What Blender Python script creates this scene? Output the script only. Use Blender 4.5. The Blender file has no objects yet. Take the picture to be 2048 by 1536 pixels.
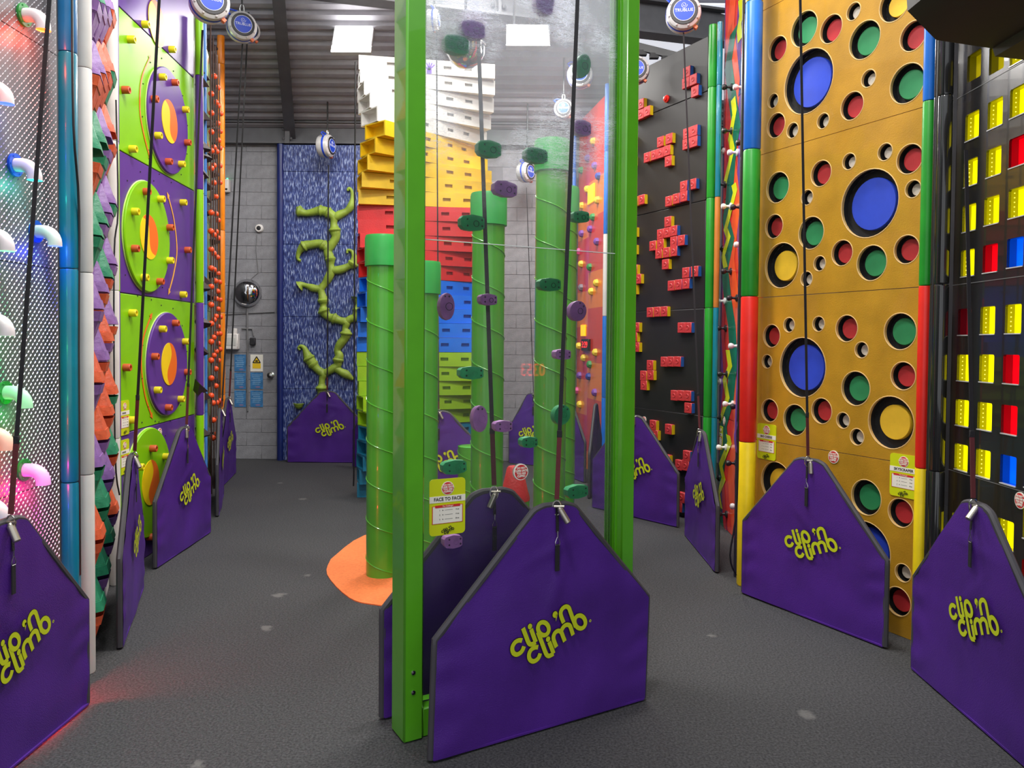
import bpy, bmesh, math, random
from mathutils import Vector, Matrix, noise
from mathutils.geometry import tessellate_polygon
random.seed(7)
sc = bpy.context.scene
COL = sc.collection
PI = math.pi
# ---------------------------------------------------------------- camera
F = 1560.0; PITCH = 0.0265; ROLL = 0.008; CY = 725.0; CAMZ = 1.6
CAM = Vector((0, 0, CAMZ))
_f = Vector((0, math.cos(PITCH), -math.sin(PITCH)))
_u0 = Vector((0, math.sin(PITCH), math.cos(PITCH))); _r0 = Vector((1, 0, 0))
_r = _r0*math.cos(ROLL)+_u0*math.sin(ROLL); _u = -_r0*math.sin(ROLL)+_u0*math.cos(ROLL)
cd = bpy.data.cameras.new('camera'); cam = bpy.data.objects.new('camera', cd); COL.objects.link(cam)
cd.sensor_width = 36; cd.sensor_fit = 'HORIZONTAL'; cd.lens = 36*F/2048; cd.shift_y = (CY-768)/2048
cd.clip_start = 0.05; cd.clip_end = 100
m = Matrix.Identity(4)
for i in range(3):
    m[i][0] = _r[i]; m[i][1] = _u[i]; m[i][2] = -_f[i]; m[i][3] = CAM[i]
cam.matrix_world = m
sc.camera = cam
# ---------------------------------------------------------------- light, exposure
sc.view_settings.view_transform = 'Standard'; sc.view_settings.look = 'None'
sc.view_settings.exposure = 0.18; sc.view_settings.gamma = 1; sc.view_settings.use_curve_mapping = False
W = bpy.data.worlds.new('world'); sc.world = W; W.use_nodes = True
W.node_tree.nodes['Background'].inputs[0].default_value = (0.93, 0.96, 1.0, 1)
W.node_tree.nodes['Background'].inputs[1].default_value = 0.92
def area(loc, size, power, target=None, col=(1, 0.97, 0.93), sy=None):
    l = bpy.data.lights.new('hall_area_light', 'AREA'); l.energy = power; l.size = size; l.color = col
    if sy: l.shape = 'RECTANGLE'; l.size_y = sy
    o = bpy.data.objects.new('hall_area_light', l); COL.objects.link(o); o.location = loc
    d = (Vector(target)-Vector(loc)) if target else Vector((0, 0, -1))
    o.rotation_euler = d.to_track_quat('-Z', 'Y').to_euler(); return o
for lx, ly, lz, p in [(-0.6, 1.0, 6.2, 130), (-0.9, 4.2, 6.0, 120), (0.9, 4.6, 6.0, 120), (-0.3, 7.4, 5.3, 70), (-3.5, 8.3, 4.7, 42), (-2.0, 8.9, 4.6, 24), (0.3, 8.9, 4.75, 75)]:
    area((lx, ly, lz), 0.7, p)  # unseen overhead lights, added to fill the hall and brighten its back
# ---------------------------------------------------------------- helpers
def ray(px, py):
    return _f+_r*((px-1024)/F)-_u*((py-CY)/F)
def at(px, py, Y):
    d = ray(px, py); return CAM+d*(Y/d.y)
def flo(px, py):
    d = ray(px, py); return CAM+d*(-CAMZ/d.z)
def lin(c):
    return tuple(((v/255)/12.92 if v/255 <= 0.04045 else ((v/255+0.055)/1.055)**2.4) for v in c)
class Fr:
    """vertical plane through two ground points, left to right as seen; local x along, local -y outward"""
    def __init__(s, p0, p1):
        s.p = Vector((p0[0], p0[1], 0)); q = Vector((p1[0], p1[1], 0)); s.L = (q-s.p).length
        s.ex = (q-s.p)/s.L; s.ang = math.atan2(s.ex.y, s.ex.x); s.out = Vector((s.ex.y, -s.ex.x, 0))
    def hit(s, px, py, off=0.0):
        d = ray(px, py); o = s.p+s.out*off
        t = (o-CAM).dot(s.out)/d.dot(s.out); q = CAM+d*t
        return ((q-s.p).dot(s.ex), q.z)
    def w(s, x, z, off=0.0):
        return s.p+s.ex*x+s.out*off+Vector((0, 0, z))
    def depth(s, px, py):
        x, z = s.hit(px, py); return s.w(x, z).y
_M = {}
def mat(name, col, rough=0.5, metal=0.0, var=0.06, vs=8.0, bump=0.0, bs=60.0, coat=0.0, emit=None, es=1.0, spec=None, trans=0.0):
    if name in _M: return _M[name]
    M_ = bpy.data.materials.new(name); M_.use_nodes = True; nt = M_.node_tree; b = nt.nodes['Principled BSDF']
    c = lin(col)
    b.inputs['Roughness'].default_value = rough; b.inputs['Metallic'].default_value = metal
    b.inputs['Coat Weight'].default_value = coat
    if spec is not None: b.inputs['Specular IOR Level'].default_value = spec
    if trans: b.inputs['Transmission Weight'].default_value = trans
    tc = nt.nodes.new('ShaderNodeTexCoord')
    if var:
        n = nt.nodes.new('ShaderNodeTexNoise'); n.inputs['Scale'].default_value = vs; n.inputs['Detail'].default_value = 5
        nt.links.new(tc.outputs['Object'], n.inputs['Vector'])
        r = nt.nodes.new('ShaderNodeValToRGB'); r.color_ramp.elements[0].position = 0.3; r.color_ramp.elements[1].position = 0.7
        r.color_ramp.elements[0].color = tuple(max(0, v*(1-var*2)) for v in c)+(1,)
        r.color_ramp.elements[1].color = tuple(min(1, v*(1+var*1.5)) for v in c)+(1,)
        nt.links.new(n.outputs[0], r.inputs[0]); nt.links.new(r.outputs[0], b.inputs['Base Color'])
    else: b.inputs['Base Color'].default_value = c+(1,)
    if bump:
        n2 = nt.nodes.new('ShaderNodeTexNoise'); n2.inputs['Scale'].default_value = bs; n2.inputs['Detail'].default_value = 4
        nt.links.new(tc.outputs['Object'], n2.inputs['Vector'])
        bp = nt.nodes.new('ShaderNodeBump'); bp.inputs['Strength'].default_value = bump; bp.inputs['Distance'].default_value = 0.01
        nt.links.new(n2.outputs[0], bp.inputs['Height']); nt.links.new(bp.outputs[0], b.inputs['Normal'])
    if emit:
        b.inputs['Emission Color'].default_value = lin(emit)+(1,); b.inputs['Emission Strength'].default_value = es
    _M[name] = M_; return M_
def tag(o, label=None, cat=None, group=None, kind=None):
    if label: o['label'] = label
    if cat: o['category'] = cat
    if group: o['group'] = group
    if kind: o['kind'] = kind
    return o
def thing(name, label, cat, loc=(0, 0, 0), rz=0.0, group=None):
    o = bpy.data.objects.new(name, None); COL.objects.link(o); o.location = loc; o.rotation_euler = (0, 0, rz)
    o.empty_display_size = 0.1
    return tag(o, label, cat, group)
def fthing(name, label, cat, fr, group=None): return thing(name, label, cat, fr.p, fr.ang, group or ('climbing walls around the hall' if name == 'climbing_wall' else None))
class MB:
    def __init__(s): s.v = []; s.f = []; s.m = []; s.sm = []
    def add(s, vs, fs, mi=0, smooth=False):
        o = len(s.v); s.v += [tuple(v) for v in vs]
        for f in fs: s.f.append(tuple(o+i for i in f)); s.m.append(mi); s.sm.append(smooth)
        return s
    def box(s, c, d, M=None, mi=0, rz=0):
        hx, hy, hz = d[0]/2, d[1]/2, d[2]/2
        vs = [Vector((x*hx, y*hy, z*hz)) for z in (-1, 1) for y in (-1, 1) for x in (-1, 1)]
        if rz: vs = [Matrix.Rotation(rz, 3, 'Z') @ v for v in vs]
        if M: vs = [M @ v for v in vs]
        vs = [v+Vector(c) for v in vs]
        return s.add(vs, [(0, 2, 3, 1), (4, 5, 7, 6), (0, 1, 5, 4), (2, 6, 7, 3), (0, 4, 6, 2), (1, 3, 7, 5)], mi)
    def bbox(s, c, d, b=0.004, M=None, mi=0):
        """box with chamfered edges"""
        hx, hy, hz = d[0]/2, d[1]/2, d[2]/2; b = min(b, hx*.6, hy*.6, hz*.6); vs = []; idx = {}
        for sx in (-1, 1):
            for sy in (-1, 1):
                for sz in (-1, 1):
                    for ax in range(3):
                        p = [sx*(hx-b), sy*(hy-b), sz*(hz-b)]
                        p[ax] = (sx*hx, sy*hy, sz*hz)[ax]
                        idx[(sx, sy, sz, ax)] = len(vs); v = Vector(p)
                        if M: v = M @ v
                        vs.append(v+Vector(c))
        fs = []
        for ax in range(3):
            for sg in (-1, 1):
                o = [a for a in range(3) if a != ax]; q = []
                for a, bb in ((-1, -1), (1, -1), (1, 1), (-1, 1)):
                    k = [0, 0, 0]; k[ax] = sg; k[o[0]] = a; k[o[1]] = bb; q.append(idx[(k[0], k[1], k[2], ax)])
                if (sg > 0) == (ax == 1): q = q[::-1]
                fs.append(tuple(q))
        for ax in range(3):
            o = [a for a in range(3) if a != ax]
            for a in (-1, 1):
                for bb in (-1, 1):
                    k0 = [0, 0, 0]; k1 = [0, 0, 0]; k0[o[0]] = k1[o[0]] = a; k0[o[1]] = k1[o[1]] = bb; k0[ax] = -1; k1[ax] = 1
                    fs.append((idx[(*k0, o[0])], idx[(*k1, o[0])], idx[(*k1, o[1])], idx[(*k0, o[1])]))
        for sx in (-1, 1):
            for sy in (-1, 1):
                for sz in (-1, 1): fs.append(tuple(idx[(sx, sy, sz, a)] for a in range(3)))
        return s.add(vs, fs, mi)
    def tube(s, path, rad, n=10, mi=0, caps=True, flat=None, closed=False):
        path = [Vector(p) for p in path]
        if not hasattr(rad, '__len__'): rad = [rad]*len(path)
        N = len(path); rings = []; up = None
        for i, p in enumerate(path):
            if closed: t = path[(i+1) % N]-path[i-1]
            else: t = path[min(i+1, N-1)]-path[max(i-1, 0)]
            t.normalize()
            if up is None:
                up = Vector((0, 0, 1)) if abs(t.z) < 0.9 else Vector((0, 1, 0))
            x = up.cross(t)
            if x.length < 1e-5: x = Vector((1, 0, 0)).cross(t)
            x.normalize(); y = t.cross(x); up = y
            r = rad[i]; ry = r if flat is None else r*flat
            rings.append([p+x*math.cos(a)*r+y*math.sin(a)*ry for a in [2*PI*k/n+PI/n for k in range(n)]])
        vs = [v for r in rings for v in r]; fs = []
        M2 = N if closed else N-1
        for i in range(M2):
            j = (i+1) % N
            for k in range(n): fs.append((i*n+k, i*n+(k+1) % n, j*n+(k+1) % n, j*n+k))
        s.add(vs, fs, mi, n > 4)
        if caps and not closed:
            s.add(rings[0], [tuple(range(n))[::-1]], mi); s.add(rings[-1], [tuple(range(n))], mi)
        return s
    def strip(s, p0, p1, w, th, side, mi=0):
        """flat webbing of width w along p0-p1"""
        p0 = Vector(p0); p1 = Vector(p1); t = (p1-p0).normalized(); x = Vector(side); x -= t*x.dot(t); x.normalize(); y = t.cross(x)
        vs = [p+x*a*w/2+y*b*th/2 for p in (p0, p1) for a, b in ((-1, -1), (1, -1), (1, 1), (-1, 1))]
        return s.add(vs, [(0, 1, 5, 4), (1, 2, 6, 5), (2, 3, 7, 6), (3, 0, 4, 7), (0, 3, 2, 1), (4, 5, 6, 7)], mi)
    def lathe(s, prof, n=24, M=None, mi=0, smooth=True):
        """prof: list (r, h) about local z"""
        vs = []
        for r, h in prof:
            for k in range(n):
                v = Vector((r*math.cos(2*PI*k/n), r*math.sin(2*PI*k/n), h)); vs.append(M @ v if M else v)
        fs = []
        for i in range(len(prof)-1):
            for k in range(n): fs.append((i*n+k, i*n+(k+1) % n, (i+1)*n+(k+1) % n, (i+1)*n+k))
        return s.add(vs, fs, mi, smooth)
    def prism(s, poly, y0, y1, mi=0, holes=(), M=None, side_mi=None):
        """poly in (x,z), extruded in y from y0 (front) to y1"""
        loops = [list(poly)]+[list(h) for h in holes]
        tri = tessellate_polygon([[Vector((x, z, 0)) for x, z in l] for l in loops])
        pts = [p for l in loops for p in l]
        T = (lambda v: M @ v) if M else (lambda v: v)
        a = [T(Vector((x, y0, z))) for x, z in pts]; b = [T(Vector((x, y1, z))) for x, z in pts]
        n = len(pts)
        s.add(a+b, [tuple(t) for t in tri]+[tuple(i+n for i in t) for t in tri], mi)
        o = len(s.v)-2*n; k = 0
        for l in loops:
            for i in range(len(l)):
                j = (i+1) % len(l); s.f.append((o+k+i, o+k+j, o+n+k+j, o+n+k+i)); s.m.append(mi if side_mi is None else side_mi); s.sm.append(False)
            k += len(l)
        return s
    def sphere(s, c, r, n=12, mi=0, sc3=(1, 1, 1)):
        h = n//2; prof = [(math.sin(PI*i/h)*r, -math.cos(PI*i/h)*r) for i in range(h+1)]
        prof[0] = (r*0.02, -r); prof[-1] = (r*0.02, r)
        return s.lathe(prof, n, Matrix.Translation(Vector(c)) @ Matrix.Diagonal((*sc3, 1)), mi)
    def mesh(s, name, mats):
        me = bpy.data.meshes.new(name); me.from_pydata(s.v, [], s.f)
        for m_ in (mats if isinstance(mats, (list, tuple)) else [mats]): me.materials.append(m_)
        me.polygons.foreach_set('material_index', s.m); me.polygons.foreach_set('use_smooth', s.sm)
        bm = bmesh.new(); bm.from_mesh(me); bmesh.ops.recalc_face_normals(bm, faces=bm.faces); bm.to_mesh(me); bm.free()
        me.set_sharp_from_angle(angle=math.radians(38))
        return me
    def build(s, name, mats, parent=None, loc=None):
        if parent is None and loc is None:
            xs = [v[0] for v in s.v]; ys = [v[1] for v in s.v]; zs = [v[2] for v in s.v]
            loc = ((min(xs)+max(xs))/2, (min(ys)+max(ys))/2, min(zs))
            s.v = [(v[0]-loc[0], v[1]-loc[1], v[2]-loc[2]) for v in s.v]
        o = bpy.data.objects.new(name, s.mesh(name, mats)); COL.objects.link(o)
        if parent: o.parent = parent
        if loc: o.location = loc
        return o
def inst(name, me, parent, loc, rot=None, sc_=None):
    o = bpy.data.objects.new(name, me); COL.objects.link(o); o.parent = parent; o.location = loc
    if rot: o.rotation_euler = rot
    if sc_: o.scale = sc_
    return o
def smooth_path(p, n=4):
    p = [Vector(q) for q in p]; out = []
    for i in range(len(p)-1):
        a = p[max(i-1, 0)]; b = p[i]; c = p[i+1]; d = p[min(i+2, len(p)-1)]
        for k in range(n):
            t = k/n; out.append(0.5*((2*b)+(c-a)*t+(2*a-5*b+4*c-d)*t*t+(3*b-a-3*c+d)*t**3))
    out.append(p[-1]); return out
def text(body, size, mt, parent, loc, name='lettering', ext=0.0006, spin=0.0, sx=1.0, rx=PI/2, flip=False, bold=0.0):
    """lettering centred at loc, in the local xz plane facing -y"""
    cu = bpy.data.curves.new(name, 'FONT'); cu.body = body; cu.size = size; cu.align_x = 'CENTER'; cu.align_y = 'CENTER'
    cu.extrude = ext; cu.offset = bold; cu.resolution_u = 2
    tmp = bpy.data.objects.new('t', cu); COL.objects.link(tmp)
    dg = bpy.context.evaluated_depsgraph_get(); me = bpy.data.meshes.new_from_object(tmp.evaluated_get(dg))
    bpy.data.objects.remove(tmp); me.materials.clear(); me.materials.append(mt)
    me.transform(Matrix.Rotation(rx, 4, 'X') @ Matrix.Rotation(spin, 4, 'Z') @ Matrix.Diagonal((sx, 1, 1, 1)))
    o = bpy.data.objects.new(name, me); COL.objects.link(o); o.parent = parent; o.location = loc
    return o
def circ(cx, cz, r, n=28, rz=None): return [(cx+r*math.cos(2*PI*k/n), cz+(rz or r)*math.sin(2*PI*k/n)) for k in range(n)]
def rrect(x0, x1, z0, z1, r, n=4):
    out = []
    for cx, cz, a in ((x1-r, z1-r, 0), (x0+r, z1-r, 90), (x0+r, z0+r, 180), (x1-r, z0+r, 270)):
        for k in range(n+1):
            t = math.radians(a+90*k/n); out.append((cx+r*math.cos(t), cz+r*math.sin(t)))
    return out
MODL = 0.955
# ---------------------------------------------------------------- materials
black = mat('black_plastic', (24, 24, 26), 0.4); dark = mat('dark_rubber', (38, 38, 42), 0.75)
white = mat('white_paint', (226, 222, 218), 0.45, var=0.03); steel = mat('polished_steel', (200, 200, 196), 0.22, 1.0, 0.02)
maroon = mat('maroon_webbing', (92, 32, 38), 0.8, bump=0.3, bs=300); webbing = mat('black_webbing', (26, 25, 30), 0.8, bump=0.3, bs=300)
lime = mat('lime_print', (196, 208, 30), 0.5, var=0.02); purple_cloth = mat('purple_vinyl', (76, 34, 134), 0.38, var=0.10, vs=3, bump=0.25, bs=260)
binding = mat('charcoal_binding', (62, 60, 66), 0.65); orange = mat('orange_paint', (240, 100, 30), 0.35); yellow = mat('yellow_paint', (246, 216, 30), 0.35)
red = mat('red_paint', (226, 38, 28), 0.35); green = mat('green_paint', (34, 148, 42), 0.35); blue = mat('blue_paint', (22, 110, 210), 0.35)
purple = mat('purple_gloss', (92, 52, 142), 0.36, spec=0.3, var=0.05, vs=2); limeg = mat('lime_gloss', (130, 196, 10), 0.36, spec=0.3, var=0.04, vs=2)
redprint = mat('red_print', (206, 44, 48), 0.5, var=0.02); paper = mat('cream_print', (238, 234, 222), 0.5, var=0.02); inkblack = mat('black_ink', (20, 20, 20), 0.5, var=0)
# ---------------------------------------------------------------- floor
def floor_mat():
    M_ = bpy.data.materials.new('rubber_floor'); M_.use_nodes = True; nt = M_.node_tree; b = nt.nodes['Principled BSDF']; L = nt.links.new
    tc = nt.nodes.new('ShaderNodeTexCoord')
    n = nt.nodes.new('ShaderNodeTexNoise'); n.inputs['Scale'].default_value = 95; n.inputs['Detail'].default_value = 6; n.inputs['Roughness'].default_value = 0.75
    n2 = nt.nodes.new('ShaderNodeTexNoise'); n2.inputs['Scale'].default_value = 1.1; n2.inputs['Detail'].default_value = 4
    L(tc.outputs['Object'], n.inputs['Vector']); L(tc.outputs['Object'], n2.inputs['Vector'])
    r = nt.nodes.new('ShaderNodeValToRGB'); r.color_ramp.elements[0].position = 0.40; r.color_ramp.elements[1].position = 0.63
    r.color_ramp.elements[0].color = lin((30, 31, 34))+(1,); r.color_ramp.elements[1].color = lin((78, 78, 80))+(1,)
    L(n.outputs[0], r.inputs[0])
    mx = nt.nodes.new('ShaderNodeMixRGB'); mx.blend_type = 'MULTIPLY'; mx.inputs[0].default_value = 0.5
    r2 = nt.nodes.new('ShaderNodeValToRGB'); r2.color_ramp.elements[0].position = 0.3; r2.color_ramp.elements[1].position = 0.75
    r2.color_ramp.elements[0].color = (0.72, 0.72, 0.74, 1); r2.color_ramp.elements[1].color = (1, 1, 1, 1)
    L(n2.outputs[0], r2.inputs[0]); L(r.outputs[0], mx.inputs[1]); L(r2.outputs[0], mx.inputs[2]); last = mx.outputs[0]
    n3 = nt.nodes.new('ShaderNodeTexNoise'); n3.inputs['Scale'].default_value = 22; n3.inputs['Detail'].default_value = 5
    L(tc.outputs['Object'], n3.inputs['Vector'])
    vm = nt.nodes.new('ShaderNodeVectorMath'); vm.operation = 'MULTIPLY_ADD'; vm.inputs[1].default_value = (0.09, 0.09, 0.0)
    L(n3.outputs[1], vm.inputs[0]); L(tc.outputs['Object'], vm.inputs[2])
    for px, py, rr in [(558, 1190, .05), (532, 1256, .045), (1612, 1430, .045), (1422, 1270, .03), (395, 1528, .04), (605, 998, .05), (560, 966, .04), (615, 1150, .03)]:
        p = flo(px, py); d = nt.nodes.new('ShaderNodeVectorMath'); d.operation = 'DISTANCE'; d.inputs[1].default_value = (p.x+.045, p.y+.045, 0)
        L(vm.outputs[0], d.inputs[0]); rp = nt.nodes.new('ShaderNodeMapRange'); rp.inputs[1].default_value = rr*0.45; rp.inputs[2].default_value = rr; rp.inputs[3].default_value = 0.5; rp.inputs[4].default_value = 0
        L(d.outputs['Value'], rp.inputs[0]); mm = nt.nodes.new('ShaderNodeMixRGB'); mm.inputs[2].default_value = lin((120, 118, 116))+(1,)
        L(rp.outputs[0], mm.inputs[0]); L(last, mm.inputs[1]); last = mm.outputs[0]
    L(last, b.inputs['Base Color']); b.inputs['Roughness'].default_value = 0.8
    bp = nt.nodes.new('ShaderNodeBump'); bp.inputs['Strength'].default_value = 0.5; bp.inputs['Distance'].default_value = 0.006
    L(n.outputs[0], bp.inputs['Height']); L(bp.outputs[0], b.inputs['Normal'])
    return M_
tag(MB().box((0, 4.5, -0.05), (11, 15, 0.1)).build('floor', floor_mat(), loc=(0, 0, 0)), 'dark grey speckled rubber floor', kind='structure')
# orange island
pts = [(-1.31, 5.65), (-1.25, 5.28), (-.997, 4.80), (-.797, 4.67), (-.45, 4.58), (-.1, 4.62), (.3, 5.0), (.5, 5.3), (.45, 5.9), (.1, 6.45), (-.35, 6.75), (-.8, 6.72), (-1.2, 6.35)]
cl = smooth_path([Vector((x, y, 0)) for x, y in pts+pts[:1]], 4)[:-1]
mb = MB(); n = len(cl)
mb.add([(p.x, p.y, 0.006) for p in cl]+[(p.x, p.y, 0.0) for p in cl], [tuple(range(n))]+[(i, (i+1) % n, n+(i+1) % n, n+i) for i in range(n)])
tag(mb.build('floor_patch', mat('orange_rubber', (232, 122, 62), 0.8, bump=0.4, bs=200, var=0.07, vs=60)), 'rounded orange rubber patch of flooring under the green pipes', 'floor patch')
# ---------------------------------------------------------------- back wall of blocks
YB = 10.42
block_m = mat('grey_painted_block', (142, 142, 147), 0.75, var=0.08, vs=14, bump=0.5, bs=90)
wb = MB().box((-0.3, YB+0.105, 2.2), (9.4, 0.2, 4.4)).build('wall_back', mat('grey_mortar', (128, 128, 132), 0.9, var=0.05), loc=(0, 0, 0)); tag(wb, 'grey painted blockwork back wall', kind='structure')
BW, BH = 0.40, 0.178
bme = MB().bbox((0, 0, 0), (BW-0.005, 0.07, BH-0.005), 0.003).mesh('block', block_m)
for xr in ((-4.15, -3.0), (-0.35, 1.1)):
    for r in range(24):
        x = xr[0]+(BW/2 if r % 2 else 0)
        while x < xr[1]:
            inst('block', bme, wb, (x+BW/2, YB+0.035+random.uniform(-.0012, .0012), r*BH+BH/2)); x += BW
plain = MB().box((-1.7, YB+0.035, 2.1), (2.62, 0.06, 4.2)).build('wall_panel', block_m, wb)
side_m = mat('dark_grey_wall', (70, 70, 74), 0.85); ceil_m = mat('grey_steel_deck', (150, 148, 155), 0.5, 0.2, 0.05)
tag(MB().box((-4.6, 4.5, 2.6), (0.1, 13, 5.2)).build('wall_left', side_m), 'dark grey side wall behind the climbing walls', kind='structure')
tag(MB().box((4.4, 4.5, 2.6), (0.1, 13, 5.2)).build('wall_right', side_m), 'dark grey side wall on the right behind the climbing walls', kind='structure')
# corrugated roof deck: z = 4.42 at YB rising toward the camera
RS = 0.60; RZ = 4.40
def roofz(y): return RZ+(YB-y)*RS
def roofhit(px, py):
    d = ray(px, py); t = (RZ+YB*RS-CAMZ)/(d.z+RS*d.y); return CAM+d*t
mb = MB(); y = YB+0.1; prof = []
while y > 4.0:
    prof += [(y, 0.0), (y-0.045, 0.0), (y-0.060, 0.045), (y-0.105, 0.045)]; y -= 0.118
vs = [(x, yy, roofz(yy)+h) for x in (-4.7, 4.5) for yy, h in prof]; n = len(prof)
mb.add(vs, [(i, i+1, n+i+1, n+i) for i in range(n-1)])
tag(mb.build('ceiling', ceil_m), 'dark grey corrugated steel roof deck', kind='structure')
beam_m = mat('grey_beam_paint', (98, 98, 102), 0.5, 0.1, 0.06)
# eaves beam on top of the back wall
mb = MB(); mb.box((-0.3, YB+0.02, 4.33), (9.2, 0.05, 0.26)); mb.box((-0.3, YB-0.03, 4.195), (9.2, 0.16, 0.02)); mb.box((-0.3, YB-0.03, 4.465), (9.2, 0.16, 0.02))
tag(mb.build('trim_1', beam_m), 'grey steel eaves beam over the block wall', kind='structure')
# rafter
a = roofhit(557, -30); b_ = roofhit(581, 262); d = (b_-a)
mb = MB(); mb.strip(a+Vector((0, 0, -.06)), b_+Vector((0, 0, -.06)), 0.10, 0.12, (1, 0, 0))
mb.strip(a+Vector((0, 0, -.13)), b_+Vector((0, 0, -.13)), 0.14, 0.015, (1, 0, 0))
ro = mb.build('roof_rafter', mat('dark_rafter', (84, 84, 90), 0.5, 0.1)); tag(ro, 'dark grey sloping roof rafter left of the square lamp', kind='structure')
br = MB(); p = b_
br.box((p.x, YB-0.1, 4.33), (0.06, 0.05, 0.30))
for dz in (-.09, .03):
    for dx in (-.05, .05): br.sphere((p.x+dx, YB-0.12, 4.33+dz), 0.02, 8)
tag(br.build('beam_bracket', beam_m), 'bolted grey bracket where the rafter meets the eaves beam', 'bracket')
# large I-beam across the top
A = at(540, -6, 7.6); B = at(1470, 92, 8.9); A.z = B.z = 4.97
ang = math.atan2(B.y-A.y, B.x-A.x); L = (B-A).length; th = thing('steel_beam', 'large grey steel I-beam crossing high behind the green frame', 'beam', (A.x, A.y, 4.97), ang)
MB().box((L/2, 0, 0.17), (L, 0.02, 0.34)).build('web', beam_m, th); MB().box((L/2, 0, 0.0), (L, 0.20, 0.025)).build('flange', beam_m, th); MB().box((L/2, 0, 0.34), (L, 0.20, 0.025)).build('flange', beam_m, th)
for bx in (0.45*L, 0.86*L):
    q = MB(); q.box((bx, -.05, .17), (0.03, 0.09, 0.32))
    for dz in (0.1, 0.24):
        for dx in (-.06, .06): q.sphere((bx+dx, -0.03, dz), 0.025, 8)
    q.build('stiffener', beam_m, th)
# bright far wall panel seen over the black wall
mb = MB(); mb.add([(x, yy, roofz(yy)-.03+dz) for dz in (0, -.02) for x, yy in ((1.25, 9.9), (2.9, 9.9), (2.9, 8.75), (1.25, 8.75))], [(0, 1, 2, 3), (4, 5, 6, 7), (0, 1, 5, 4), (1, 2, 6, 5), (2, 3, 7, 6), (3, 0, 4, 7)])
tag(mb.build('window_1', mat('rooflight_sheet', (228, 230, 236), 0.5, emit=(225, 230, 240), es=0.75, var=0.02)), 'white translucent rooflight sheet above the red block wall', kind='structure')
mb = MB(); a = at(1255, 88, 8.1); b_ = at(1375, 118, 7.9); mb.strip(a, b_, 0.07, 0.05, (0, 0, 1))
for k in range(3): mb.box(a.lerp(b_, 0.25+0.2*k)+Vector((0, 0, -.055)), (0.09, 0.06, 0.05))
tag(mb.build('black_bracket_arm', black), 'black steel bracket arm above the red block wall', 'bracket')
# ---------------------------------------------------------------- lamps
lampm = mat('lamp_diffuser', (255, 255, 255), 0.5, emit=(255, 255, 255), es=9, var=0)
def lamp(x0, y0, x1, y1, Y, label):
    a = at(x0, y0, Y); c = at(x1, y1, Y); w = c.x-a.x; h = a.z-c.z; ctr = (a+c)/2
    t = thing('ceiling_lamp', label, 'lamp', ctr, 0, 'square lamps under the roof'); tilt = Matrix.Rotation(math.radians(-28), 4, 'X')
    h *= 1.08
    MB().box((0, 0.03, 0), (w+0.03, 0.05, h+0.03)).build('housing', mat('lamp_housing', (190, 190, 190), 0.4, 0.3), t).matrix_local = tilt
    MB().box((0, 0.0, 0), (w, 0.012, h)).build('diffuser', lampm, t).matrix_local = tilt
    for s_ in (-1, 1): MB().tube([(s_*w*.35, .06, h*.5), (s_*w*.35, .09, max(h*.5+.1, roofz(Y)+.02-ctr.z))], 0.012, 6).build('hanger', beam_m, t)
    area(ctr+Vector((0, -0.12, -0.06)), 0.45, 30, ctr+Vector((0, -1.6, -2.2)))
lamp(668, 41, 742, 110, 9.0, 'square white lamp under the roof above the crate tower')
lamp(1016, 44, 1096, 94, 6.9, 'square white lamp seen through the clear climbing panel')
# ---------------------------------------------------------------- columns
def column(label, xl, xr, Y, cols, ztop=None, yref=684, name='edge_column', cut=None):
    c = at((xl+xr)/2, yref, Y); r = (xr-xl)/2/F*Y
    t = thing(name, label, 'column', (c.x, c.y+r, 0), 0, 'edge columns between the climbing walls'); k = 0; z = 0.0; top = ztop or 4.8
    while z < top-0.01:
        z1 = min((k+1)*MODL, top); m_ = cols[min(k, len(cols)-1)]
        MB().lathe([(r*.3, z+.001), (r*.94, z+.002), (r, z+.010), (r, z1-.010), (r*.94, z1-.002), (r*.3, z1-.001)], 20).build('tube_section', m_, t)
        z = z1; k += 1
    return t
teal = mat('teal_paint', (10, 122, 146), 0.3, coat=0.3); tblue = mat('deep_blue_paint', (26, 112, 168), 0.3, coat=0.3)
wcol = mat('white_column', (220, 216, 212), 0.5, var=0.03); navy = mat('navy_paint', (28, 42, 108), 0.35)
column('teal round column with blue top beside the tread plate wall', 112, 147, 3.46, [teal, teal, teal, tblue])
column('white round column between the teal column and the wedge holds', 147, 177.5, 3.66, [wcol])
column('white round column behind the wedge holds', 212, 233, 5.0, [wcol])
column('slim lime and purple column left of the turning disc wall', 228, 238, 5.10, [limeg, purple])
_l = [limeg, purple, limeg, purple, limeg]
for o in list(bpy.data.objects):
    if o.get('label', '').startswith('slim lime'):
        for i, c in enumerate(sorted([c for c in o.children], key=lambda c: c.name)): c.data.materials[0] = _l[i % 5]
column('lime and purple column right of the turning disc wall', 389, 404, 6.6, _l, 4.3)
column('slim white column beside the blue pole by the orange balls', 401, 407, 6.8, [wcol], 4.5)
column('slim light blue pole left of the orange balls', 406, 413, 6.9, [mat('sky_blue_paint', (70, 130, 205), 0.3)], 4.5)
column('orange column right of the orange balls', 433, 447.5, 9.05, [mat('bright_orange_paint', (250, 140, 16), 0.3, coat=0.3)], 5.1)
column('wide column of stacked colours left of the cheese wall', 1486, 1520, 5.08, [yellow, red, green, blue, yellow], 5.2)
column('slim dark column between the peg wall and the cheese wall', 1476, 1487, 5.3, [mat('dark_navy', (34, 34, 52), 0.25, coat=0.5)], 5.2)
column('narrow column of stacked colours right of the cheese wall', 1843, 1869, 4.05, [yellow, red, green, blue, yellow], 5.2)
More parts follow.
